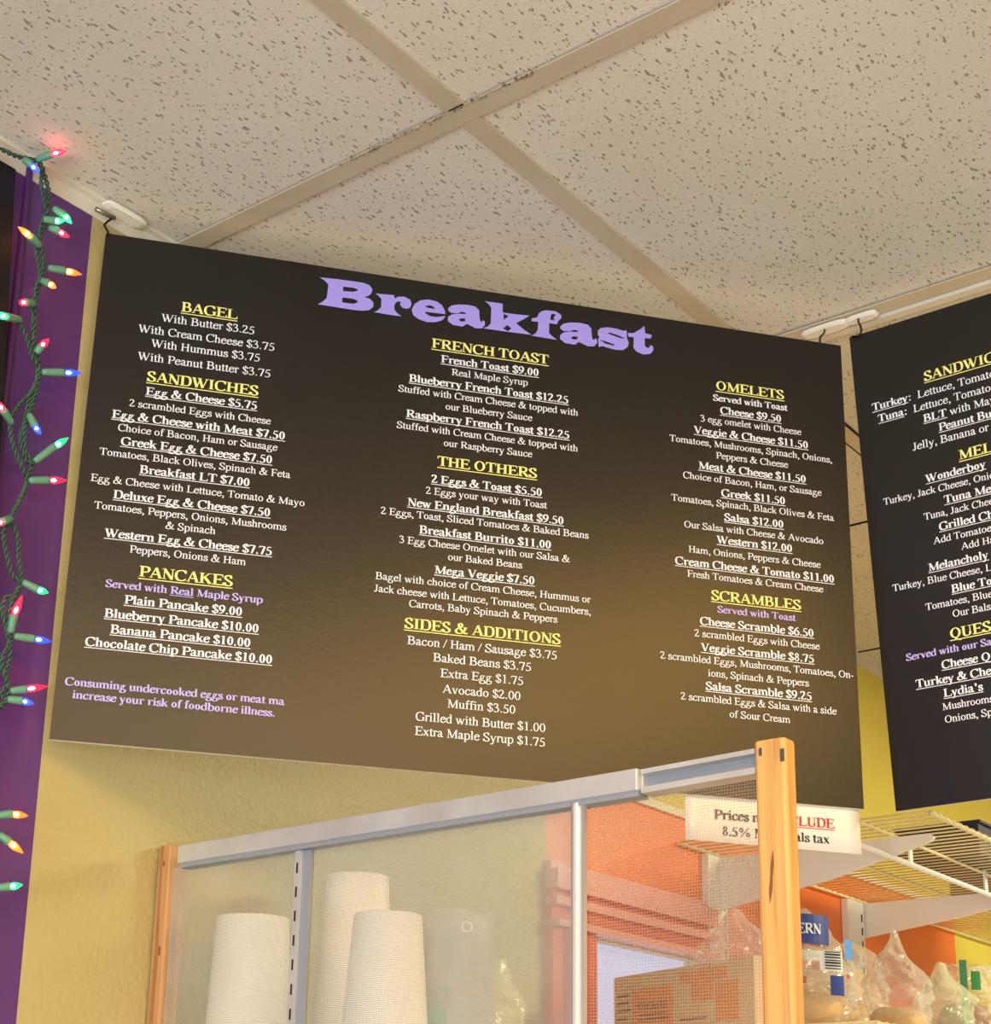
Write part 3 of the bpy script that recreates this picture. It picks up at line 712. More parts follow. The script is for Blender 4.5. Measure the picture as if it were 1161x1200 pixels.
TITLE = [([(231.5,14.9),(252.1,13.8),(272.0,13.4),(281.1,13.5),(287.5,15.5),(291.0,20.1),(289.8,25.5),(286.3,29.3),(281.9,31.5),(288.3,32.3),(292.6,36.3),(292.9,41.8),(288.9,46.6),(282.7,48.6),(273.7,49.5),(263.0,49.5),(246.8,49.2),(231.6,49.1),(236.7,44.8),(240.9,39.4),(241.8,22.4),(238.0,18.5)],[[(258.3,22.2),(269.7,21.7),(274.2,22.8),(274.7,24.3),(269.9,26.8),(258.3,27.8)],[(258.1,36.0),(269.5,35.5),(274.6,37.1),(275.1,39.5),(270.7,41.9),(258.1,42.2)]]),([(294.3,24.7),(315.2,23.2),(316.3,27.5),(319.8,24.5),(327.1,23.2),(333.6,25.8),(335.6,31.1),(334.0,36.1),(329.5,38.3),(324.9,37.4),(322.4,33.9),(323.4,30.9),(320.0,30.2),(317.4,33.1),(316.0,37.5),(316.9,42.5),(320.7,46.0),(325.0,48.7),(309.9,49.0),(293.9,48.4),(298.0,45.7),(301.4,41.0),(301.5,30.7),(298.4,27.1)],[]),([(374.2,37.6),(373.1,32.4),(369.6,26.4),(363.9,23.2),(354.6,22.1),(345.5,24.6),(338.9,30.5),(335.9,38.3),(338.0,45.1),(344.6,49.2),(353.8,51.2),(363.0,49.8),(371.1,45.8),(374.6,40.1),(372.8,40.4),(364.6,43.0),(357.2,43.0),(352.5,41.1),(351.0,38.4),(362.6,38.1)],[[(350.9,32.4),(352.7,30.5),(355.8,29.3),(358.9,29.6),(361.4,31.5),(362.0,33.1),(356.3,33.0)]]),([(377.1,29.7),(380.7,25.6),(388.0,22.9),(399.1,21.4),(408.5,22.3),(412.7,26.4),(413.5,36.7),(414.6,40.1),(416.4,40.6),(417.5,38.1),(419.4,39.2),(419.9,43.9),(416.6,48.6),(409.2,49.9),(401.7,46.9),(398.9,46.0),(394.4,50.2),(383.3,50.0),(377.2,45.8),(377.4,40.6),(381.9,36.4),(389.3,34.5),(397.2,33.6),(397.2,31.9),(392.9,31.4),(388.0,34.3),(380.9,34.9),(377.5,32.9)],[[(389.5,41.7),(393.1,39.7),(397.4,39.8),(396.8,43.0),(392.3,44.2)]]),([(418.6,13.4),(429.9,13.1),(439.7,13.2),(440.0,24.5),(454.7,24.3),(471.3,23.2),(465.1,28.6),(455.8,35.6),(465.4,42.8),(474.0,47.7),(457.0,48.1),(438.2,48.5),(418.0,48.5),(423.2,45.2),(426.4,40.9),(426.7,21.0),(423.4,16.3)],[[(441.1,25.9),(447.2,27.9),(441.3,33.9)],[(440.8,44.8),(445.5,39.8),(450.5,43.2),(446.4,47.6)]]),([(474.2,26.3),(480.3,24.0),(482.1,18.7),(485.8,15.1),(490.6,13.0),(502.1,12.6),(508.2,15.8),(508.8,20.5),(505.4,24.3),(503.6,29.2),(494.6,29.2),(494.4,42.2),(499.0,46.1),(504.0,49.4),(489.1,49.1),(474.0,48.7),(478.7,45.2),(481.1,40.2),(481.7,29.7),(473.7,30.1)],[[(495.8,21.4),(497.3,16.5),(502.1,16.6),(501.0,18.9),(499.5,21.7),(501.0,24.3),(495.9,24.8)]]),([(507.6,31.3),(511.4,27.1),(519.0,24.3),(530.5,22.8),(540.2,23.8),(544.4,27.9),(545.1,38.4),(546.0,41.8),(548.0,42.3),(549.1,39.8),(551.0,41.0),(551.4,45.7),(548.0,50.5),(540.3,51.7),(532.6,48.8),(529.7,47.8),(525.0,52.1),(513.5,51.9),(507.4,47.6),(507.7,42.4),(512.4,38.0),(520.1,36.1),(528.3,35.2),(528.3,33.5),(523.9,33.0),(518.7,35.9),(511.5,36.5),(508.0,34.5)],[[(520.1,43.5),(523.9,41.4),(528.4,41.5),(527.6,44.8),(523.0,45.9)]]),([(552.2,29.6),(555.6,25.4),(563.8,23.1),(574.5,23.2),(582.2,24.7),(586.7,23.5),(587.1,33.8),(589.4,39.4),(588.0,44.9),(582.2,50.0),(573.5,51.0),(563.8,49.8),(557.6,48.7),(553.2,50.7),(552.6,39.5),(554.5,37.7),(552.2,34.9)],[[(562.8,30.8),(567.3,29.7),(577.4,31.8),(585.5,34.9),(579.3,34.9),(569.6,32.7)],[(554.5,40.8),(561.9,41.9),(573.1,44.6),(570.6,46.0),(560.9,44.8)]]),([(588.1,26.5),(594.9,25.8),(599.8,22.0),(604.3,18.3),(608.3,14.0),(609.0,23.5),(617.4,24.7),(615.6,29.6),(608.6,29.9),(608.5,40.1),(611.4,42.6),(614.4,41.3),(615.0,38.2),(618.7,39.3),(618.8,44.2),(615.3,49.6),(606.5,51.8),(598.7,49.5),(594.8,44.8),(595.3,31.0),(589.0,31.4)],[])]
RMENU = [
 [('H','SANDWICHES',82.6,84.2),('M','_Turkey_:  ~Lettuce, Tomatoes',101.1,19.5),('M','_Tuna_:  ~Lettuce, Tomatoes',116.9,25.2),('M','_BLT_ ~with Mayo',132.2,78.4),('I','Peanut Butter',147.8,94.8),('P','Jelly, Banana or',162.9,62.2)],
 [('H','MELTS',188.2,113.8),('I','Wonderboy',205.0,73.4),('D','Turkey, Jack Cheese, Onions',219.5,21.5),('I','Tuna Melt',235.2,91.9),('D','Tuna, Jack Cheese',249.2,67.0),('I','Grilled Cheese',265.3,82.7),('D','Add Tomatoes',279.8,74.6),('D','Add Ham',293.7,105.2),('I','Melancholy',310.2,65.5),('D','Turkey, Blue Cheese, Lettuce',324.6,22.1),('I','Blue To',340.6,89.0),('D','Tomatoes, Blue Cheese',354.9,57.8),('D','Our Balsamic',368.8,87.1)],
 [('H','QUES',392.6,81.6),('N','Served with our Salsa',408.4,29.4),('I','Cheese Q',425.0,68.7),('I','Turkey & Cheese',441.4,37.6),('I',"Lydia's",457.2,67.6),('D','Mushrooms,',472.0,64.5),('D','Onions, Spinach',486.6,65.7)],
]
BW, BH = .8542, .5704
mb1 = thing('menu_board', 'large dark breakfast menu board hung across the corner, lilac title on top', 'menu board', group='dark menu boards hung from the ceiling')
basis(mb1, (-1.2532, .9349, Z(.9622)), (.6358, .7717, -.0151), (-.0168, .0334, .9993))
board_panel(BW, BH, mb1)
tb = MB()
for outer, holes in TITLE:
    loops = [[Vector((p[0]/1000, -p[1]/1000, 0)) for p in lp] for lp in [outer]+list(holes)]
    flat = [p for lp in loops for p in lp]
    tris = tessellate_polygon(loops)
    tb.add([(p.x, p.y, .0005) for p in flat], [tuple(tr) for tr in tris])
o = tb.build('title_lettering', M['title_print'], mb1, fix=False); o['label'] = 'wide lilac title lettering'
board_text(MENU, mb1, 'c')
mb2 = thing('menu_board', 'dark sandwich menu board at the right edge, cut off by the frame', 'menu board', group='dark menu boards hung from the ceiling')
basis(mb2, (-.7044, 1.607, Z(.9642)), (.9989, .0426, .0219), (-.0187, -.0639, .9978))
board_panel(BW, .5769, mb2)
board_text(RMENU, mb2, 'l')

# ceiling clips and hooks
def clip_and_hook(label, loc, lx, ly, pts, rod=None, plate=True):
    root = thing('ceiling_hook', label, 'hook', loc, 'hooks that carry the menu boards')
    def rel(p): return (p[0]-loc[0], p[1]-loc[1], p[2]-loc[2])
    if plate:
        b = MB(); n = 20; prof = []
        for i in range(n):
            a = 2*math.pi*i/n
            ca, sa = math.cos(a), math.sin(a)
            prof.append((math.copysign(abs(ca)**.55, ca)*lx/2, math.copysign(abs(sa)**.55, sa)*ly/2))
        vs = [(p[0], p[1], 0) for p in prof] + [(p[0], p[1], -.003) for p in prof] + [(p[0]*.86, p[1]*.75, -.005) for p in prof]
        fs = [tuple(range(n))] + [(i, (i+1) % n, n+(i+1) % n, n+i) for i in range(n)] + [(n+i, n+(i+1) % n, 2*n+(i+1) % n, 2*n+i) for i in range(n)] + [tuple(range(3*n-1, 2*n-1, -1))]
        b.add(vs, fs)
        b.build('clip_plate', M['clip'], root, smooth=False)
    h = MB(); h.tube([rel(p) for p in pts], .0013, 8)
    h.build('hook_wire', M['wire_dark'], root, smooth=True)
    if rod:
        h = MB(); h.tube([rel(p) for p in rod], .0026, 10)
        h.build('rod', M['steel'], root, smooth=True)
zc = CEIL-.003
clip_and_hook('white plastic clip and hook on the wall edge above the left board corner', (WX+.0100, .957, zc+.0008), .019, .056,
    [(-1.2545, .942, EYE+.984), (-1.2535, .936, EYE+.977), (-1.2530, .9315, EYE+.970), (-1.2500, .9330, EYE+.9645), (-1.2490, .9355, EYE+.9605)],
    rod=[(-1.2570, .922, EYE+.9865), (-1.2540, .9455, EYE+.986)])
clip_and_hook('white rounded clip with dark wire hook at the right end of the breakfast board', (-.7420, 1.6235, zc), .062, .021,
    [(-.7410, 1.6190, zc-.005), (-.7385, 1.6120, zc-.012), (-.7360, 1.6040, zc-.019), (-.7340, 1.5900, zc-.030), (-.7335, 1.5850, zc-.046)])
clip_and_hook('bent dark wire hook at the left corner of the sandwich board', (-.694, 1.6235, zc), .040, .017,
    [(-.697, 1.6190, zc-.0045), (-.694, 1.6120, zc-.013), (-.690, 1.6080, zc-.022), (-.688, 1.6060, zc-.030), (-.692, 1.6062, zc-.0355), (-.701, 1.6062, zc-.033)])

# price notice under the breakfast board
sg = thing('price_notice', 'white laminated price notice hung under the breakfast board, partly hidden by the post', 'sign')
basis(sg, (-1.2532, .9349, Z(.9622)), (.6358, .7717, -.0151), (-.0168, .0334, .9993))
b = MB(); n = 14
xs = [.6515+(.8508-.6515)*i/n for i in range(n+1)]
def curl(x, y): return -.0062 - .0035*(1-math.cos((x-.6515)/.2*math.pi))*0 + .0025*math.sin((x-.65)*9)*max(0, (-y-.56)/.06)
rows = [-.556, -.575, -.595, -.6182]
vs = [(x, y-.0022*(x-.65)/.2*(1 if y < -.6 else 0), curl(x, y)) for y in rows for x in xs]
fs = [(r*(n+1)+i, r*(n+1)+i+1, (r+1)*(n+1)+i+1, (r+1)*(n+1)+i) for r in range(len(rows)-1) for i in range(n)]
b.add(vs, fs)
sheet = b.build('sheet', M['paper'], sg, smooth=True, fix=False)
md = sheet.modifiers.new('thick', 'SOLIDIFY'); md.thickness = .0005; md.offset = -1
tk = MB(); rd = MB()
wp = text_width('Prices not ', True)*.0151/1000
set_text(tk, 'Prices not ', .0151, .6830, -.5938, -.0034, True, False, 'l')
set_text(rd, 'INCLUDE', .0151, .6830+wp, -.5936, -.0034, True, True, 'l')
set_text(tk, '8.5% NH Meals tax', .0146, .6915, -.6112, -.0034, True, False, 'l')
tk.build('dark_lettering', M['black_print'], sg, fix=False)
rd.build('red_lettering', M['red_print'], sg, fix=False)

# black panel at the far left
b = MB()
b.prism([(.25, Z(.9665)), (.8165, Z(.9735)), (.8300, Z(.74)), (.848, Z(.40)), (.25, Z(.40))], 0, WX+.0005, WX+.012)
tag(b.build('black_panel', M['black_panel'], bevel=.001), 'plain black panel on the purple wall, cut off at the left edge', 'panel')

# ================================================================== string lights
BULBS = [
 ('red', (0.8338, 0.9913), (0.8511, 1.0094), (0.8693, 1.0233)),
 ('blue', (0.8161, 0.9802), (0.8229, 0.9751), (0.8276, 0.9657)),
 ('green', (0.857, 0.9457), (0.8663, 0.9396), (0.8747, 0.933)),
 ('green', (0.8463, 0.927), (0.8567, 0.9285), (0.8632, 0.9289)),
 ('red', (0.8543, 0.9213), (0.8622, 0.9184), (0.8726, 0.9158)),
 ('orange', (0.8466, 0.8954), (0.8313, 0.8974), (0.8131, 0.8977)),
 ('orange', (0.8582, 0.8767), (0.875, 0.8797), (0.8911, 0.8812)),
 ('orange', (0.8517, 0.8588), (0.8564, 0.8552), (0.864, 0.8531)),
 ('red', (0.8466, 0.8302), (0.8322, 0.8233), (0.8208, 0.814)),
 ('green', (0.8329, 0.8055), (0.8117, 0.797), (0.7966, 0.7913)),
 ('red', (0.8545, 0.7783), (0.8568, 0.786), (0.862, 0.795)),
 ('blue', (0.8633, 0.7613), (0.8855, 0.7685), (0.9027, 0.7736)),
 ('red', (0.8354, 0.6937), (0.8192, 0.699), (0.8068, 0.7048)),
 ('blue', (0.8529, 0.7109), (0.8584, 0.6983), (0.8605, 0.6881)),
 ('green', (0.8653, 0.6644), (0.8825, 0.6855), (0.8947, 0.6987)),
 ('red', (0.8612, 0.6425), (0.8813, 0.649), (0.8991, 0.6546)),
 ('red', (0.8458, 0.5974), (0.8323, 0.5874), (0.8199, 0.5787)),
 ('green', (0.8655, 0.538), (0.8785, 0.5322), (0.8897, 0.532)),
 ('red', (0.8576, 0.4833), (0.8562, 0.4998), (0.8578, 0.519)),
 ('blue', (0.8621, 0.4817), (0.8807, 0.4826), (0.8976, 0.4838)),
 ('red', (0.8641, 0.4271), (0.8786, 0.4321), (0.8994, 0.4394)),
 ('blue', (0.8617, 0.4186), (0.8742, 0.4191), (0.8837, 0.4176)),
 ('orange', (0.8616, 0.3064), (0.8749, 0.3093), (0.8906, 0.3101)),
 ('orange', (0.8673, 0.2897), (0.8765, 0.2832), (0.8868, 0.2736)),
 ('green', (0.8695, 0.2398), (0.8804, 0.2421), (0.8911, 0.2449)),
]
CABLES = [
 [(0.7609, 0.9741), (0.7905, 0.9785), (0.8107, 0.9812), (0.834, 0.9894), (0.8422, 0.9829), (0.8516, 0.9659), (0.853, 0.9435), (0.8477, 0.9237), (0.8471, 0.9006), (0.8542, 0.8845), (0.8532, 0.8644), (0.8488, 0.8477), (0.8504, 0.8242), (0.8495, 0.8046), (0.8558, 0.7855), (0.8622, 0.7655), (0.8615, 0.7435), (0.8562, 0.7179), (0.8519, 0.6929), (0.8563, 0.6717), (0.8653, 0.6641), (0.8622, 0.6465), (0.8584, 0.6269), (0.8506, 0.608), (0.8458, 0.5974)],
 [(0.8416, 0.9877), (0.8417, 0.9675), (0.8484, 0.9461), (0.854, 0.9341), (0.848, 0.911), (0.8448, 0.8926), (0.8515, 0.8704), (0.8518, 0.8491), (0.8466, 0.8302), (0.8514, 0.8055), (0.8515, 0.7865), (0.8605, 0.762), (0.8569, 0.7387), (0.8431, 0.7162), (0.8357, 0.6938), (0.8423, 0.6708), (0.8544, 0.6527), (0.8606, 0.6423), (0.8543, 0.6183), (0.8468, 0.5977), (0.8419, 0.581), (0.8472, 0.5607), (0.8562, 0.5416), (0.8655, 0.5384)],
 [(0.8329, 0.8055), (0.8427, 0.792), (0.853, 0.7729), (0.8627, 0.761), (0.8553, 0.7343), (0.8529, 0.7109), (0.849, 0.6826), (0.8583, 0.6633), (0.8653, 0.6641)],
 [(0.8458, 0.5974), (0.8566, 0.5815), (0.86, 0.5604), (0.8655, 0.5384), (0.8613, 0.5231), (0.852, 0.5185), (0.8488, 0.5046), (0.8571, 0.4829), (0.8626, 0.4612), (0.8589, 0.4432), (0.8646, 0.4269), (0.8619, 0.417), (0.8536, 0.4066)],
 [(0.8657, 0.5367), (0.8582, 0.516), (0.8563, 0.4982), (0.8571, 0.4829), (0.8621, 0.4817), (0.8537, 0.4546), (0.8617, 0.4355), (0.8575, 0.4218), (0.8619, 0.417), (0.8521, 0.4029)],
 [(0.8497, 0.4073), (0.849, 0.3658), (0.8592, 0.3271), (0.8616, 0.3064), (0.8655, 0.2894), (0.863, 0.2634), (0.8695, 0.2398), (0.8703, 0.2013)],
]

BC = {'red': ((1, .03, .09), (1, .55, .6)), 'blue': ((.04, .12, 1), (.55, .7, 1)), 'green': ((.03, .8, .25), (.7, 1, .85)), 'orange': ((1, .25, .03), (1, .8, .5))}
for c in BC:
    M['bulb_'+c] = bulb_mat('bulb_glass_'+c, BC[c][0], 1.3)
    M['core_'+c] = glow_mat('bulb_filament_'+c, BC[c][1], 60 if c != 'blue' else 30)
sl = thing('string_lights', 'string of coloured mini lights on green cable hanging down the purple wall', 'string lights', (WX+.02, .85, Z(1.0)))
off = Vector((WX+.02, .85, Z(1.0)))
cbm = MB()
for path in CABLES:
    pts = smooth([(p[0], p[1]) for p in path], 8)
    L = 0; A = []; Bp = []
    for i, p in enumerate(pts):
        if i: L += math.hypot(p[0]-pts[i-1][0], p[1]-pts[i-1][1])
        a = L/.013*2*math.pi
        q = pts[min(i+1, len(pts)-1)]; r = pts[max(i-1, 0)]
        ty, tz = q[0]-r[0], q[1]-r[1]; l = math.hypot(ty, tz) or 1
        ny, nz = -tz/l, ty/l
        w = .0017
        xx = .0008*math.sin(L*40)
        A.append((xx+w*math.sin(a), p[0]-off.y+ny*w*math.cos(a), Z(p[1])-off.z+nz*w*math.cos(a)))
        Bp.append((xx-w*math.sin(a), p[0]-off.y-ny*w*math.cos(a), Z(p[1])-off.z-nz*w*math.cos(a)))
    cbm.tube(A, .00125, 6); cbm.tube(Bp, .00125, 6)
cbm.build('cable', M['green_wire'], sl, smooth=True)
for i, (c, p0, p1, p2) in enumerate(BULBS):
    if i == 0: p0, p1, p2 = (.8296, .9863), (.8358, .9900), (.8410, .9895)
    X0, X1, X2 = (.006, .022, .039) if i == 0 else (.003, .007+.004*((i*37) % 5)/5, .011+.006*((i*53) % 5)/5)
    a = Vector((X0, p0[0]-off.y, Z(p0[1])-off.z)); m_ = Vector((X1, p1[0]-off.y, Z(p1[1])-off.z)); e = Vector((X2, p2[0]-off.y, Z(p2[1])-off.z))
    s = MB(); s.tube([a, a.lerp(m_, .15), a.lerp(m_, .9), m_], [.0026, .0036, .0042, .0039], 10)
    so = s.build('socket', M['socket'], sl, smooth=True)
    d = e-m_
    bl = MB(); bl.tube([m_+d*t for t in (0, .12, .3, .5, .7, .86, 1.0)], [.0027, .0033, .0036, .0033, .0024, .0014, .0004], 10)
    bo = bl.build('bulb', [M['bulb_'+c]], so, smooth=True); bo['label'] = c+' pointed bulb'
    cr = MB(); cr.tube([m_+d*t for t in (.10, .2, .32, .42)], [.0007, .0018, .0018, .0007], 8)
    for v in cr.v: pass
    vs0 = len(bl.v)
    bo.data.materials.append(M['core_'+c])
    bm = bmesh.new(); bm.from_mesh(bo.data)
    nv = [bm.verts.new(v) for v in cr.v]
    for f in cr.f:
        ff = bm.faces.new([nv[j] for j in f]); ff.material_index = 1; ff.smooth = True
    bm.to_mesh(bo.data); bm.free()

# ================================================================== food guard screen
SY = 1.080
fgo = Vector((-.9, SY, Z(-.55)))
fg = thing('food_guard', 'pine-framed screen guard with aluminium top rail in front of the cups and shelves', 'screen guard', fgo)
def fpart(mb, name, m, lab=None, **kw):
    mb.v = [(p[0]-fgo.x, p[1]-fgo.y, p[2]-fgo.z) for p in mb.v]
    o = mb.build(name, m, fg, **kw)
    if lab: o['label'] = lab
    return o
zb = Z(-.55)
b = MB(); b.box((WX+.003, 1.0760, zb), (-1.2415, 1.1000, Z(.3155)))
p1 = fpart(b, 'post', M['pine_old'], 'reddish pine post against the yellow wall', bevel=.0015)
b = MB(); b.box((-.5655, 1.071, zb), (-.5385, 1.0895, Z(.3235)))
p2 = fpart(b, 'post', M['pine'], 'yellow pine post at the open end', bevel=.003)
def sub(mb, name, m, par, **kw):
    mb.v = [(p[0]-fgo.x, p[1]-fgo.y, p[2]-fgo.z) for p in mb.v]
    return mb.build(name, m, par, **kw)
b = MB()
for (x, z, w, h, lean) in ((-.5595, Z(.3135), .0012, .006, .0004), (-.5410, Z(.3085), .0015, .010, 0)):
    b.box((x-w, 1.0700, z-h/2), (x+w, 1.0712, z+h/2))
sub(b, 'staple', M['steel'], p2)
b = MB(); x, z, w, h = -.5535, Z(.215), .0016, .040
ps = [(x+w*math.cos(a*math.pi/6)*(1 if a % 2 else .6)+.002*math.sin(a*math.pi/6), 1.0706, z+h/2*math.sin(a*math.pi/6)) for a in range(12)]
qs = [(q[0], 1.0712, q[2]) for q in ps]
b.add(ps+qs, [tuple(range(12))]+[(i, (i+1) % 12, 12+(i+1) % 12, 12+i) for i in range(12)])
sub(b, 'knot', M['knot'], p2)
for (x, z, w, h) in ((-1.2500, Z(.296), .0014, .006), (-1.2475, Z(.206), .0016, .010)):
    b = MB()
    ps = [(x+w*math.cos(a*math.pi/6)*(1 if a % 3 else .6), 1.0756, z+h/2*math.sin(a*math.pi/6)) for a in range(12)]
    qs = [(q[0], 1.0763, q[2]) for q in ps]
    b.add(ps+qs, [tuple(range(12))]+[(i, (i+1) % 12, 12+(i+1) % 12, 12+i) for i in range(12)])
    sub(b, 'knot', M['knot'], p1)
# long aluminium rail: a square tube cut off short of the right post
def tilt(mb):
    mb.v = [(q[0], q[1], q[2]+(q[0]+1.2225)/.55*.0050) for q in mb.v]
    return mb
b = MB()
b.box((-1.2225, SY-.011, Z(.2925)), (-.6715, SY+.009, Z(.3110)))
fpart(tilt(b), 'top_rail', M['alu'], 'long aluminium top rail', bevel=.0012)
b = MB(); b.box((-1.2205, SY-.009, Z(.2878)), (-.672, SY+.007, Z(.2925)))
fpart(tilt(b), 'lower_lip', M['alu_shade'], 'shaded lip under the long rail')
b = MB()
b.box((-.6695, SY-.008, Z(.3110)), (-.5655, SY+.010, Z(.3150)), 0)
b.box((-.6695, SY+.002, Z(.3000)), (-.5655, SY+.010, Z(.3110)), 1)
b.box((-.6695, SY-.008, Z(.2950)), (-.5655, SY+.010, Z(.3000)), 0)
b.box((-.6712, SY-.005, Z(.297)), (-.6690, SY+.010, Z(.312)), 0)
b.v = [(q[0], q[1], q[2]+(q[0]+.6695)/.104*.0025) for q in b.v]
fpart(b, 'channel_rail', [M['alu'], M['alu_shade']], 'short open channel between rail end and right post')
# perforated strut
b = MB(); x0 = -1.0605
b.box((x0, SY-.006, zb), (x0+.0075, SY-.0035, Z(.289)), 0)
b.box((x0+.0075, SY-.0035, zb), (x0+.019, SY-.001, Z(.289)), 1)
for i in range(14):
    z = Z(.272)-i*.023
    b.box((x0+.0028, SY-.0066, z-.005), (x0+.0046, SY-.0059, z+.005), 2)
fpart(b, 'perforated_strut', [M['alu'], M['alu_shade'], M['dark']])
b = MB()
b.tube([(-.7345, SY-.006, zb), (-.7345, SY-.006, Z(.2945))], .0048, 12)
b.box((-.7335, SY-.007, zb), (-.7265, SY-.002, Z(.2945)))
fpart(b, 'strut', M['chrome'], 'bright metal strut', smooth=False)
b = MB(); b.quad((-1.2405, SY+.001, zb), (-.732, SY+.001, zb), (-.732, SY+.001, Z(.2915)), (-1.2405, SY+.001, Z(.2915)))
fpart(b, 'fine_mesh', M['haze'], 'hazy fine mesh sheet')
b = MB(); b.quad((-.728, SY+.002, zb), (-.5655, SY+.002, zb), (-.5655, SY+.002, Z(.2945)), (-.728, SY+.002, Z(.2945)))
fpart(b, 'wire_mesh', M['screen'], 'coarse woven wire mesh')

# service counter under the guard
ct = thing('service_counter', 'cream service counter standing below the screen guard', 'counter', (-.9, 1.2, 0))
b = MB(); b.box((-.36, -.25, 0), (.42, .30, .90)); b.build('body', M['cream'], ct)
b = MB(); b.box((-.361, -.27, .90), (.44, .32, .95)); b.build('worktop', M['wood_shelf'], ct, bevel=.004)

# shelf board behind the guard
b = MB(); b.box((WX+.001, 1.095, Z(.060)), (-.86, 1.888, Z(.080)))
tag(b.build('shelf_board', M['wood_shelf'], bevel=.002), 'plain wall shelf board behind the screen guard carrying cups and carton', 'shelf')

def cup(label, x, y, ztop, r, slope):
    z0 = .0805; h = ztop-z0
    root = thing('paper_cup', label, 'cup', (x, y, Z(z0)), 'upside-down white cups behind the screen')
    prof = [(r+slope*h-.0022, 0.0), (r+slope*h+.0022, .0005), (r+slope*h+.0026, .003), (r+slope*h+.0012, .0055)]
    b = MB(); b.lathe(prof, 48); b.build('rim', M['cup'], root, smooth=True)
    n = int((h-.006)/.0032)
    body = []
    for i in range(n*2+1):
        z = .0052+(h-.0058)*i/(2*n)
        body.append((r+slope*(h-z)+(.00028 if i % 2 else -.0002), z))
    body += [(r-.0006, h-.0002), (r-.0030, h)]
    b = MB(); b.lathe(body, 48); b.build('body', M['cup'], root, smooth=True)
    b = MB(); b.lathe([(r-.0028, h), (r-.0032, h-.004), (0.0005, h-.0042)], 48); b.build('base', M['cup'], root, smooth=True)
cup('upside-down white cup nearest the reddish post', -1.186, 1.145, .2435, .0372, .045)
cup('tallest upside-down white cup, in the middle behind the short one', -1.180, 1.295, .3090, .0345, .062)
cup('short upside-down white cup in front, right of the perforated strut', -1.022, 1.168, .2365, .0333, .075)

# ---------------------------------------------------------------- bags
def bag_mesh(rx, ry, h, seed, peak=.0, fan=(0, 1), n=44, m=30, crink=.20):
    """a slack film bag: rounded body, creased skin, the neck gathered into a flat fan"""
    rnd = random.Random(seed); so = Vector((rnd.uniform(0, 50), rnd.uniform(0, 50), rnd.uniform(0, 50)))
    vs = []; fs = []
    for j in range(m+1):
        t = j/m
        z = h*t
        body = math.sin(math.pi*min(1, t*.78+.13))**.6
        if t > 1-peak and peak > 0:
            q = (t-(1-peak))/peak
            wx = body*(1-q)+.10*q; wy = body*(1-q)+(.55-.30*q)*q
        else:
            wx = wy = body
        if t == 0: wx = wy = .55
        for i in range(n):
            a = 2*math.pi*i/n
            c, s = math.cos(a), math.sin(a)
            c = math.copysign(abs(c)**.8, c); s = math.copysign(abs(s)**.8, s)
            p = Vector((c*rx*wx, s*ry*wy, z))
            q_ = Vector((p.x*14+p.z*9, p.y*14-p.z*7, p.z*12))+so
            w = 1+crink*(abs(noise.noise(q_))*2.2-.6) + crink*.85*(abs(noise.noise(q_*2.4))*2-.5) + crink*.30*(abs(noise.noise(q_*5.5))*2-.5)
            dz = .10*h*noise.noise(q_*.8)*(.3+t)
            vs.append((p.x*w, p.y*w, max(0.0, p.z+dz*(0 if j == 0 else 1))))
    for j in range(m):
        for i in range(n):
            fs.append((j*n+i, j*n+(i+1) % n, (j+1)*n+(i+1) % n, (j+1)*n+i))
    fs.append(tuple(range(n-1, -1, -1))); fs.append(tuple(m*n+i for i in range(n)))
    b = MB(); b.add(vs, fs); return b
def loaf_mesh(rx, ry, h, seed, z0=.002):
    rnd = random.Random(seed); so = Vector((rnd.uniform(0, 50), 3, 9))
    vs = []; fs = []; n, m = 22, 12
    for j in range(m+1):
        t = j/m; a = -math.pi/2+math.pi*t
        for i in range(n):
            b_ = 2*math.pi*i/n
            c, s = math.cos(b_), math.sin(b_)
            c = math.copysign(abs(c)**.7, c); s = math.copysign(abs(s)**.7, s)
            k_ = max(.02, math.cos(a))**.6
            p = Vector((c*rx*k_, s*ry*k_, z0+h/2+h/2*math.copysign(abs(math.sin(a))**.8, math.sin(a))))
            p *= 1+.05*noise.noise(p*40+so)
            vs.append((p.x, p.y, max(z0, p.z)))
    for j in range(m):
        for i in range(n):
            fs.append((j*n+i, j*n+(i+1) % n, (j+1)*n+(i+1) % n, (j+1)*n+i))
    b = MB(); b.add(vs, fs); return b
def patch(mb, cx, cy, w, h, z, mi=0):
    mb.quad((cx-w/2, cy-h/2, z), (cx+w/2, cy-h/2, z), (cx+w/2, cy+h/2, z), (cx-w/2, cy+h/2, z), mi)
def band(rx, ry, z0, z1, a0, a1, n=10):
    b = MB(); vs = []
    for z in (z0, z1):
        for i in range(n+1):
            a = a0+(a1-a0)*i/n
            c, s = math.cos(a), math.sin(a)
            c = math.copysign(abs(c)**.8, c); s = math.copysign(abs(s)**.8, s)
            vs.append((c*rx, s*ry, z))
    b.add(vs, [(i, i+1, n+2+i, n+1+i) for i in range(n)])
    return b

SHZ = .187
def bread_bag(label, x, y, rx, ry, h, seed, film='film', loaf='bread', lh=.45, peak=.3, yaw=0, zbase=SHZ, cat='bag'):
    root = thing('bread_bag', label, cat, (x, y, Z(zbase)), 'bagged bread on the wire shelf')
    root.rotation_euler = (0, 0, yaw)
    o = bag_mesh(rx, ry, h, seed, peak).build('bag_film', M[film], root, smooth=False)
    if loaf:
        loaf_mesh(rx*.78, ry*.8, h*lh, seed+5).build('bread', M[loaf], root, smooth=True)
    return root
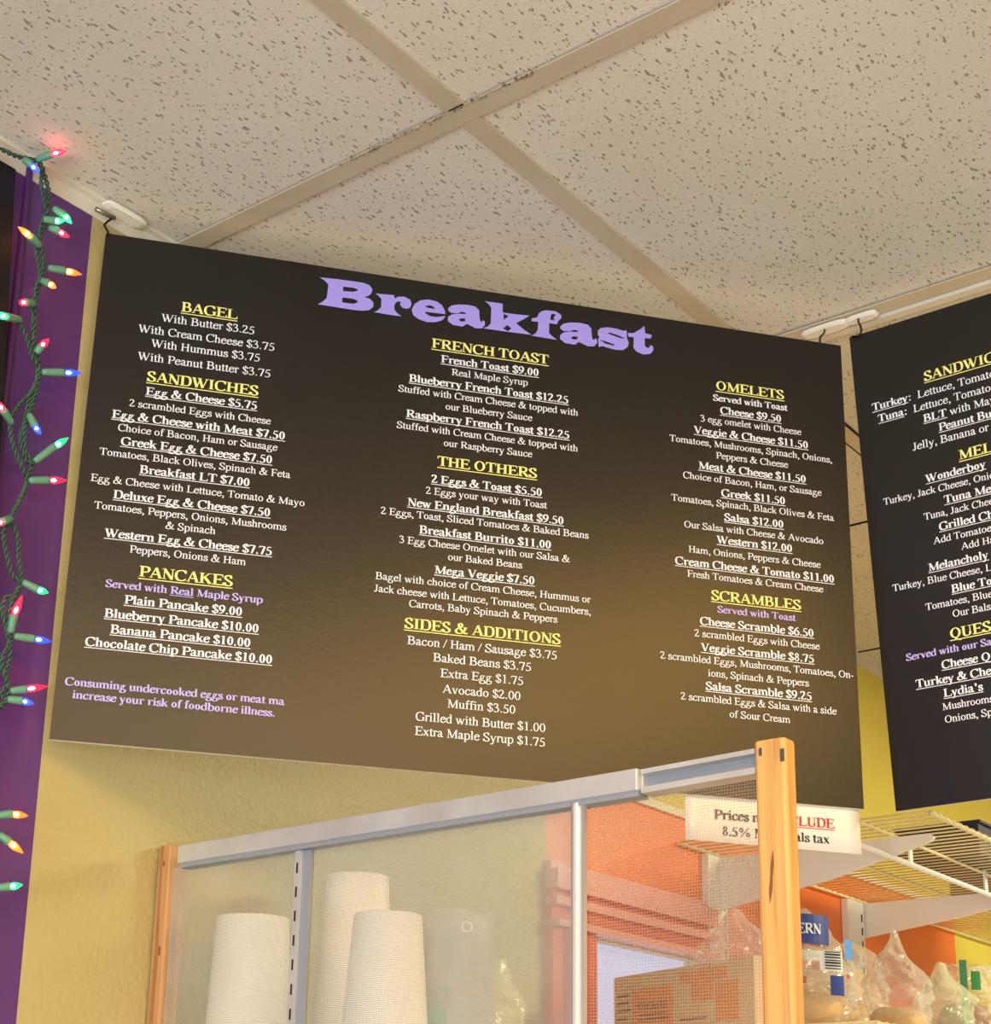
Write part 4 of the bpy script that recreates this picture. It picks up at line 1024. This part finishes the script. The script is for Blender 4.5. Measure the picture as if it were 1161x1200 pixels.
# towards the camera every bag shows its -y, +x side: labels sit at angles around -45 degrees
r_ = bread_bag('clear bread bag with dark blue lettered label beside the pine post', -1.085, 2.185, .055, .075, .205, 3, lh=.55, peak=.32)
b = band(.053, .073, .136, .180, -1.75, -.1); lb = b.build('blue_label', M['label_blue'], r_)
b = MB(); set_text(b, 'FERN', .022, 0, 0, 0, True, False, 'c')
# wrap the letters onto the label
def wrap(mb, rx, ry, zc_, ang0):
    out = []
    for (x, y, z) in mb.v:
        a = ang0 + x/((rx+ry)/2)
        c, s = math.cos(a), math.sin(a)
        c = math.copysign(abs(c)**.8, c); s = math.copysign(abs(s)**.8, s)
        out.append((c*rx*1.02, s*ry*1.02, zc_+y))
    mb.v = out; return mb
wrap(b, .0545, .0745, .151, -.85).build('lettering', M['label_white'], lb, fix=False)
b = band(.052, .072, .112, .127, -1.7, -.3); b.build('white_label', M['label_white'], r_)
b = band(.0525, .0725, .098, .110, -1.2, -.3); b.build('red_label', M['label_red'], r_)

r_ = bread_bag('crumpled clear bag with a barcode label in front, left of the tall peaked bag', -.965, 1.975, .056, .060, .104, 11, lh=.42, peak=.0)
b = band(.0585, .0625, .068, .094, -.95, -.30); lb = b.build('barcode_label', M['label_white'], r_)
b = MB()
for i in range(7):
    b.box((-.0135, -.010+i*.0036, 0), (.0135, -.0086+i*.0036+.0004*(i % 3), .0001))
wrap(b, .0605, .0645, .080, -.62).build('bars', M['black_print'], lb, fix=False)
b = band(.0590, .0630, .085, .112, -.22, .02); b.build('light_blue_strip', M['label_sky'], r_)
b = band(.0595, .0635, .036, .062, -.70, -.30); b.build('blue_label', M['label_blue'], r_)
b = band(.0595, .0635, .052, .060, -1.45, -1.28); b.build('red_label', M['label_red'], r_)
b = band(.0595, .0635, .060, .066, -.20, -.08); b.build('red_label', M['label_red'], r_)

bread_bag('tall clear bag with a peaked gathered top in the middle of the shelf', -.955, 2.235, .050, .070, .162, 21, lh=.28, peak=.50, yaw=.25)
bread_bag('long tan bread bag lying behind the tall peaked bag', -1.135, 2.42, .07, .11, .165, 27, lh=.8, peak=.0)
bread_bag('crinkled greenish-white bag right of the tall peaked bag', -.945, 2.385, .042, .048, .124, 33, film='film_green', loaf=None, peak=.35)
r_ = bread_bag('brown bread bag with a green stripe at the right edge', -.985, 2.600, .060, .090, .152, 41, loaf='bread_dark', lh=.55, peak=.0)
b = band(.0630, .0940, .010, .148, -1.32, -1.14, 4); b.build('green_stripe', M['label_green'], r_)
b = band(.0630, .0940, .100, .130, -1.05, -.80, 4); b.build('green_label', M['label_green'], r_)
bread_bag('rosy clear bag slumped behind the lettered carton', -1.095, 2.010, .062, .066, .178, 51, film='film_pink', lh=.5, peak=.3)

# grey pouch and pale bag behind the fine mesh
gp = thing('grey_pouch', 'grey plastic pouch with a round hang hole right of the short cup', 'pouch', (-.998, 1.245, Z(.0805)))
gp.rotation_euler = (0, 0, .60)
def sheet_pouch(w, h, d, seed):
    b = MB(); n, m = 14, 14; rnd = random.Random(seed)
    for sgn in (-1, 1):
        vs = []
        for j in range(m+1):
            for i in range(n+1):
                u, v = i/n, j/m
                bul = (math.sin(math.pi*u)**.6)*(math.sin(math.pi*min(1, .08+v*.9))**.6)
                x = (u-.5)*w*(1-.12*v); z = v*h + .006*noise.noise((u*3+seed, 1, 2))*v
                y = sgn*(d*bul+.0004) + .004*noise.noise((u*4, v*4, seed))
                vs.append((x, y, z))
        b.add(vs, [(j*(n+1)+i, j*(n+1)+i+1, (j+1)*(n+1)+i+1, (j+1)*(n+1)+i) for j in range(m) for i in range(n)])
    return b
sheet_pouch(.084, .168, .014, 3).build('pouch_body', M['film_grey'], gp)
b = MB(); ring = [(.012+.005*math.cos(a*math.pi/8), -.0165, .150+.005*math.sin(a*math.pi/8)) for a in range(17)]
b.tube(ring, .0009, 6); b.build('hang_hole', M['label_white'], gp, smooth=True)
b = MB()
for (x0, z0, x1, z1) in ((-.034, .075, -.006, .0765), (-.034, .087, -.006, .0885), (-.034, .075, -.0325, .0885), (-.0075, .075, -.006, .0885)):
    b.box((x0, -.0185, z0), (x1, -.018, z1))
b.box((-.026, -.0185, .054), (-.008, -.018, .070))
b.build('print', M['socket'], gp)
pb = thing('pale_bag', 'pale yellow crumpled bag right of the grey pouch', 'bag', (-1.004, 1.330, Z(.0805)))
bag_mesh(.020, .032, .128, 61, .35, crink=.3).build('bag_film', M['film_green'], pb)

# carton with printed front
ca = thing('carton', 'tan cardboard carton with orange printed panels behind the wire mesh', 'carton', (-1.178, 1.812, Z(.0805)))
ca.rotation_euler = (0, 0, math.atan2(-.118, .275))
CW, CH, CD = .300, .1680, .066
b = MB(); b.box((0, 0, 0), (CW, CD, CH)); b.build('box', M['carton'], ca, bevel=.0012)
b = MB()
b.box((.044, -.0006, .096), (.135, 0, .148)); b.box((.150, -.0006, .146), (.248, 0, .161))
b.box((.175, -.0006, .122), (.220, 0, .146)); b.box((.225, -.0006, .095), (.27, 0, .142))
b.build('orange_panels', M['carton_orange'], ca)
b = MB()
set_text(b, 'THOMAS', .0150, .0895, .119, 0, True, False, 'c')
b.v = [(q[0], -.0009, q[1]) for q in b.v]      # stand the line up on the front
b.build('lettering', M['carton_brown'], ca, fix=False)
b = MB()
for i, (x0, x1) in enumerate(((.008, .038), (.008, .036), (.010, .040), (.008, .034))):
    b.box((x0, -.0007, .140-i*.010), (x1, 0, .1435-i*.010))
for i, (x0, x1) in enumerate(((.060, .12), (.055, .125), (.15, .205))):
    b.box((x0, -.0008, .112-i*.006), (x1, -.0005, .1145-i*.006))
b.build('printed_lines', M['carton_brown'], ca)

# ================================================================== wire shelves on the left wall
def wire_shelf(label, y0, y1, z, xf, mid, pitch=.0254, hang=None, gap=.004):
    root = thing('wire_shelf', label, 'shelf', (WX, y0, Z(z)), 'white wire shelves on the left wall')
    L = y1-y0; D = xf-WX
    b = MB(); n = int(L/pitch)
    for i in range(n+1):
        y = i*pitch
        b.tube([(gap, y, .0005), (D-.001, y, .0005), (D+.0015, y, -.0015), (D+.002, y, -.006)], .0016, 6)
    b.build('deck_wires', M['wire_white'], root, smooth=True)
    for x, zz, r in [(gap+.0035, -.003, .0027)]+[(m_-WX, -.003, .0027) for m_ in mid]+[(D-.002, -.0035, .0036)]:
        b = MB(); b.tube([(x, -.004, zz), (x, L+.004, zz)], r, 8)
        b.build('rail', M['wire_white'], root, smooth=True)
    if hang:
        hx, hz, sy = hang
        b = MB(); b.tube([(hx-WX, -.06, hz), (hx-WX, L, hz)], .0042, 10)
        b.build('hang_rod', M['shelf_white'], root, smooth=True)
        for y in sy:
            b = MB(); b.box((hx-WX-.0015, y-y0-.006, hz), (hx-WX+.0015, y-y0+.006, -.001))
            b.build('strap', M['shelf_white'], root)
    return root
wire_shelf('upper wire shelf under the menu boards with a hanging rod', 2.130, 3.95, .4975, -.843, (-1.097, -.955), hang=(-.95, -.040, (2.299, 2.615, 2.93, 3.25)))
wire_shelf('lower wire shelf carrying the bread bags', 1.905, 3.95, .1835, -.84, (-1.05,), gap=.0165)

def bracket(label, y, ys0, ys1, z, h0, tip, zs0, zs1):
    root = thing('shelf_bracket', label, 'bracket', (WX, y, Z(z)), 'white brackets under the upper wire shelf')
    b = MB(); d = tip-WX
    prof = [(.002, 0), (d-.012, 0), (d, -.006), (d-.006, -.013), (d*.55, -h0*.62), (.002, -h0)]
    b.prism([(p[0], p[1]) for p in prof], 1, -.003, .003)
    # prism along y: outline given as (x, z)
    b.build('arm', M['shelf_white'], root, bevel=.001)
    b = MB(); b.box((.0005, ys0-y, zs0-z), (.014, ys1-y, zs1-z))
    st = b.build('standard', M['shelf_white'], root, bevel=.001)
    b = MB()
    for i in range(16):
        zz = zs1-z-.03-i*.025
        b.box((.0138, ys1-y-.014, zz-.007), (.0143, ys1-y-.009, zz+.007))
    b.build('slot', M['dark'], st)
bracket('near white shelf bracket beside the window', 2.243, 2.200, 2.262, .4905, .088, -.8855, -.1, .4905)
bracket('far white shelf bracket right of the bread bags', 2.792, 2.715, 2.785, .4900, .066, -.90, .30, .4900)

# dark trays lying on the upper shelf
for (lab, a, b_, h) in (('dark blue tray lying on the upper wire shelf, nearer one', (-1.045, 2.475), (-.905, 2.80), .05), ('dark blue tray lying on the upper wire shelf, farther one', (-1.10, 2.84), (-.90, 3.20), .055)):
    root = thing('tray', lab, 'tray', ((a[0]+b_[0])/2, (a[1]+b_[1])/2, Z(.500)), 'dark trays on the upper wire shelf')
    w, l = (b_[0]-a[0])/2, (b_[1]-a[1])/2
    b = MB()
    b.box((-w, -l, 0), (w, l, .004)); b.box((-w, -l, .004), (-w+.004, l, h)); b.box((w-.004, -l, .004), (w, l, h)); b.box((-w+.004, -l, .004), (w-.004, -l+.004, h)); b.box((-w+.004, l-.004, .004), (w-.004, l, h))
    b.build('body', M['tray'], root)
    b = MB()
    b.box((-w-.005, -l-.005, h), (w+.005, -l+.006, h+.004)); b.box((-w-.005, l-.006, h), (w+.005, l+.005, h+.004))
    b.box((-w-.005, -l+.006, h), (-w+.006, l-.006, h+.004)); b.box((w-.006, -l+.006, h), (w+.005, l-.006, h+.004))
    b.build('rim', M['tray'], root)
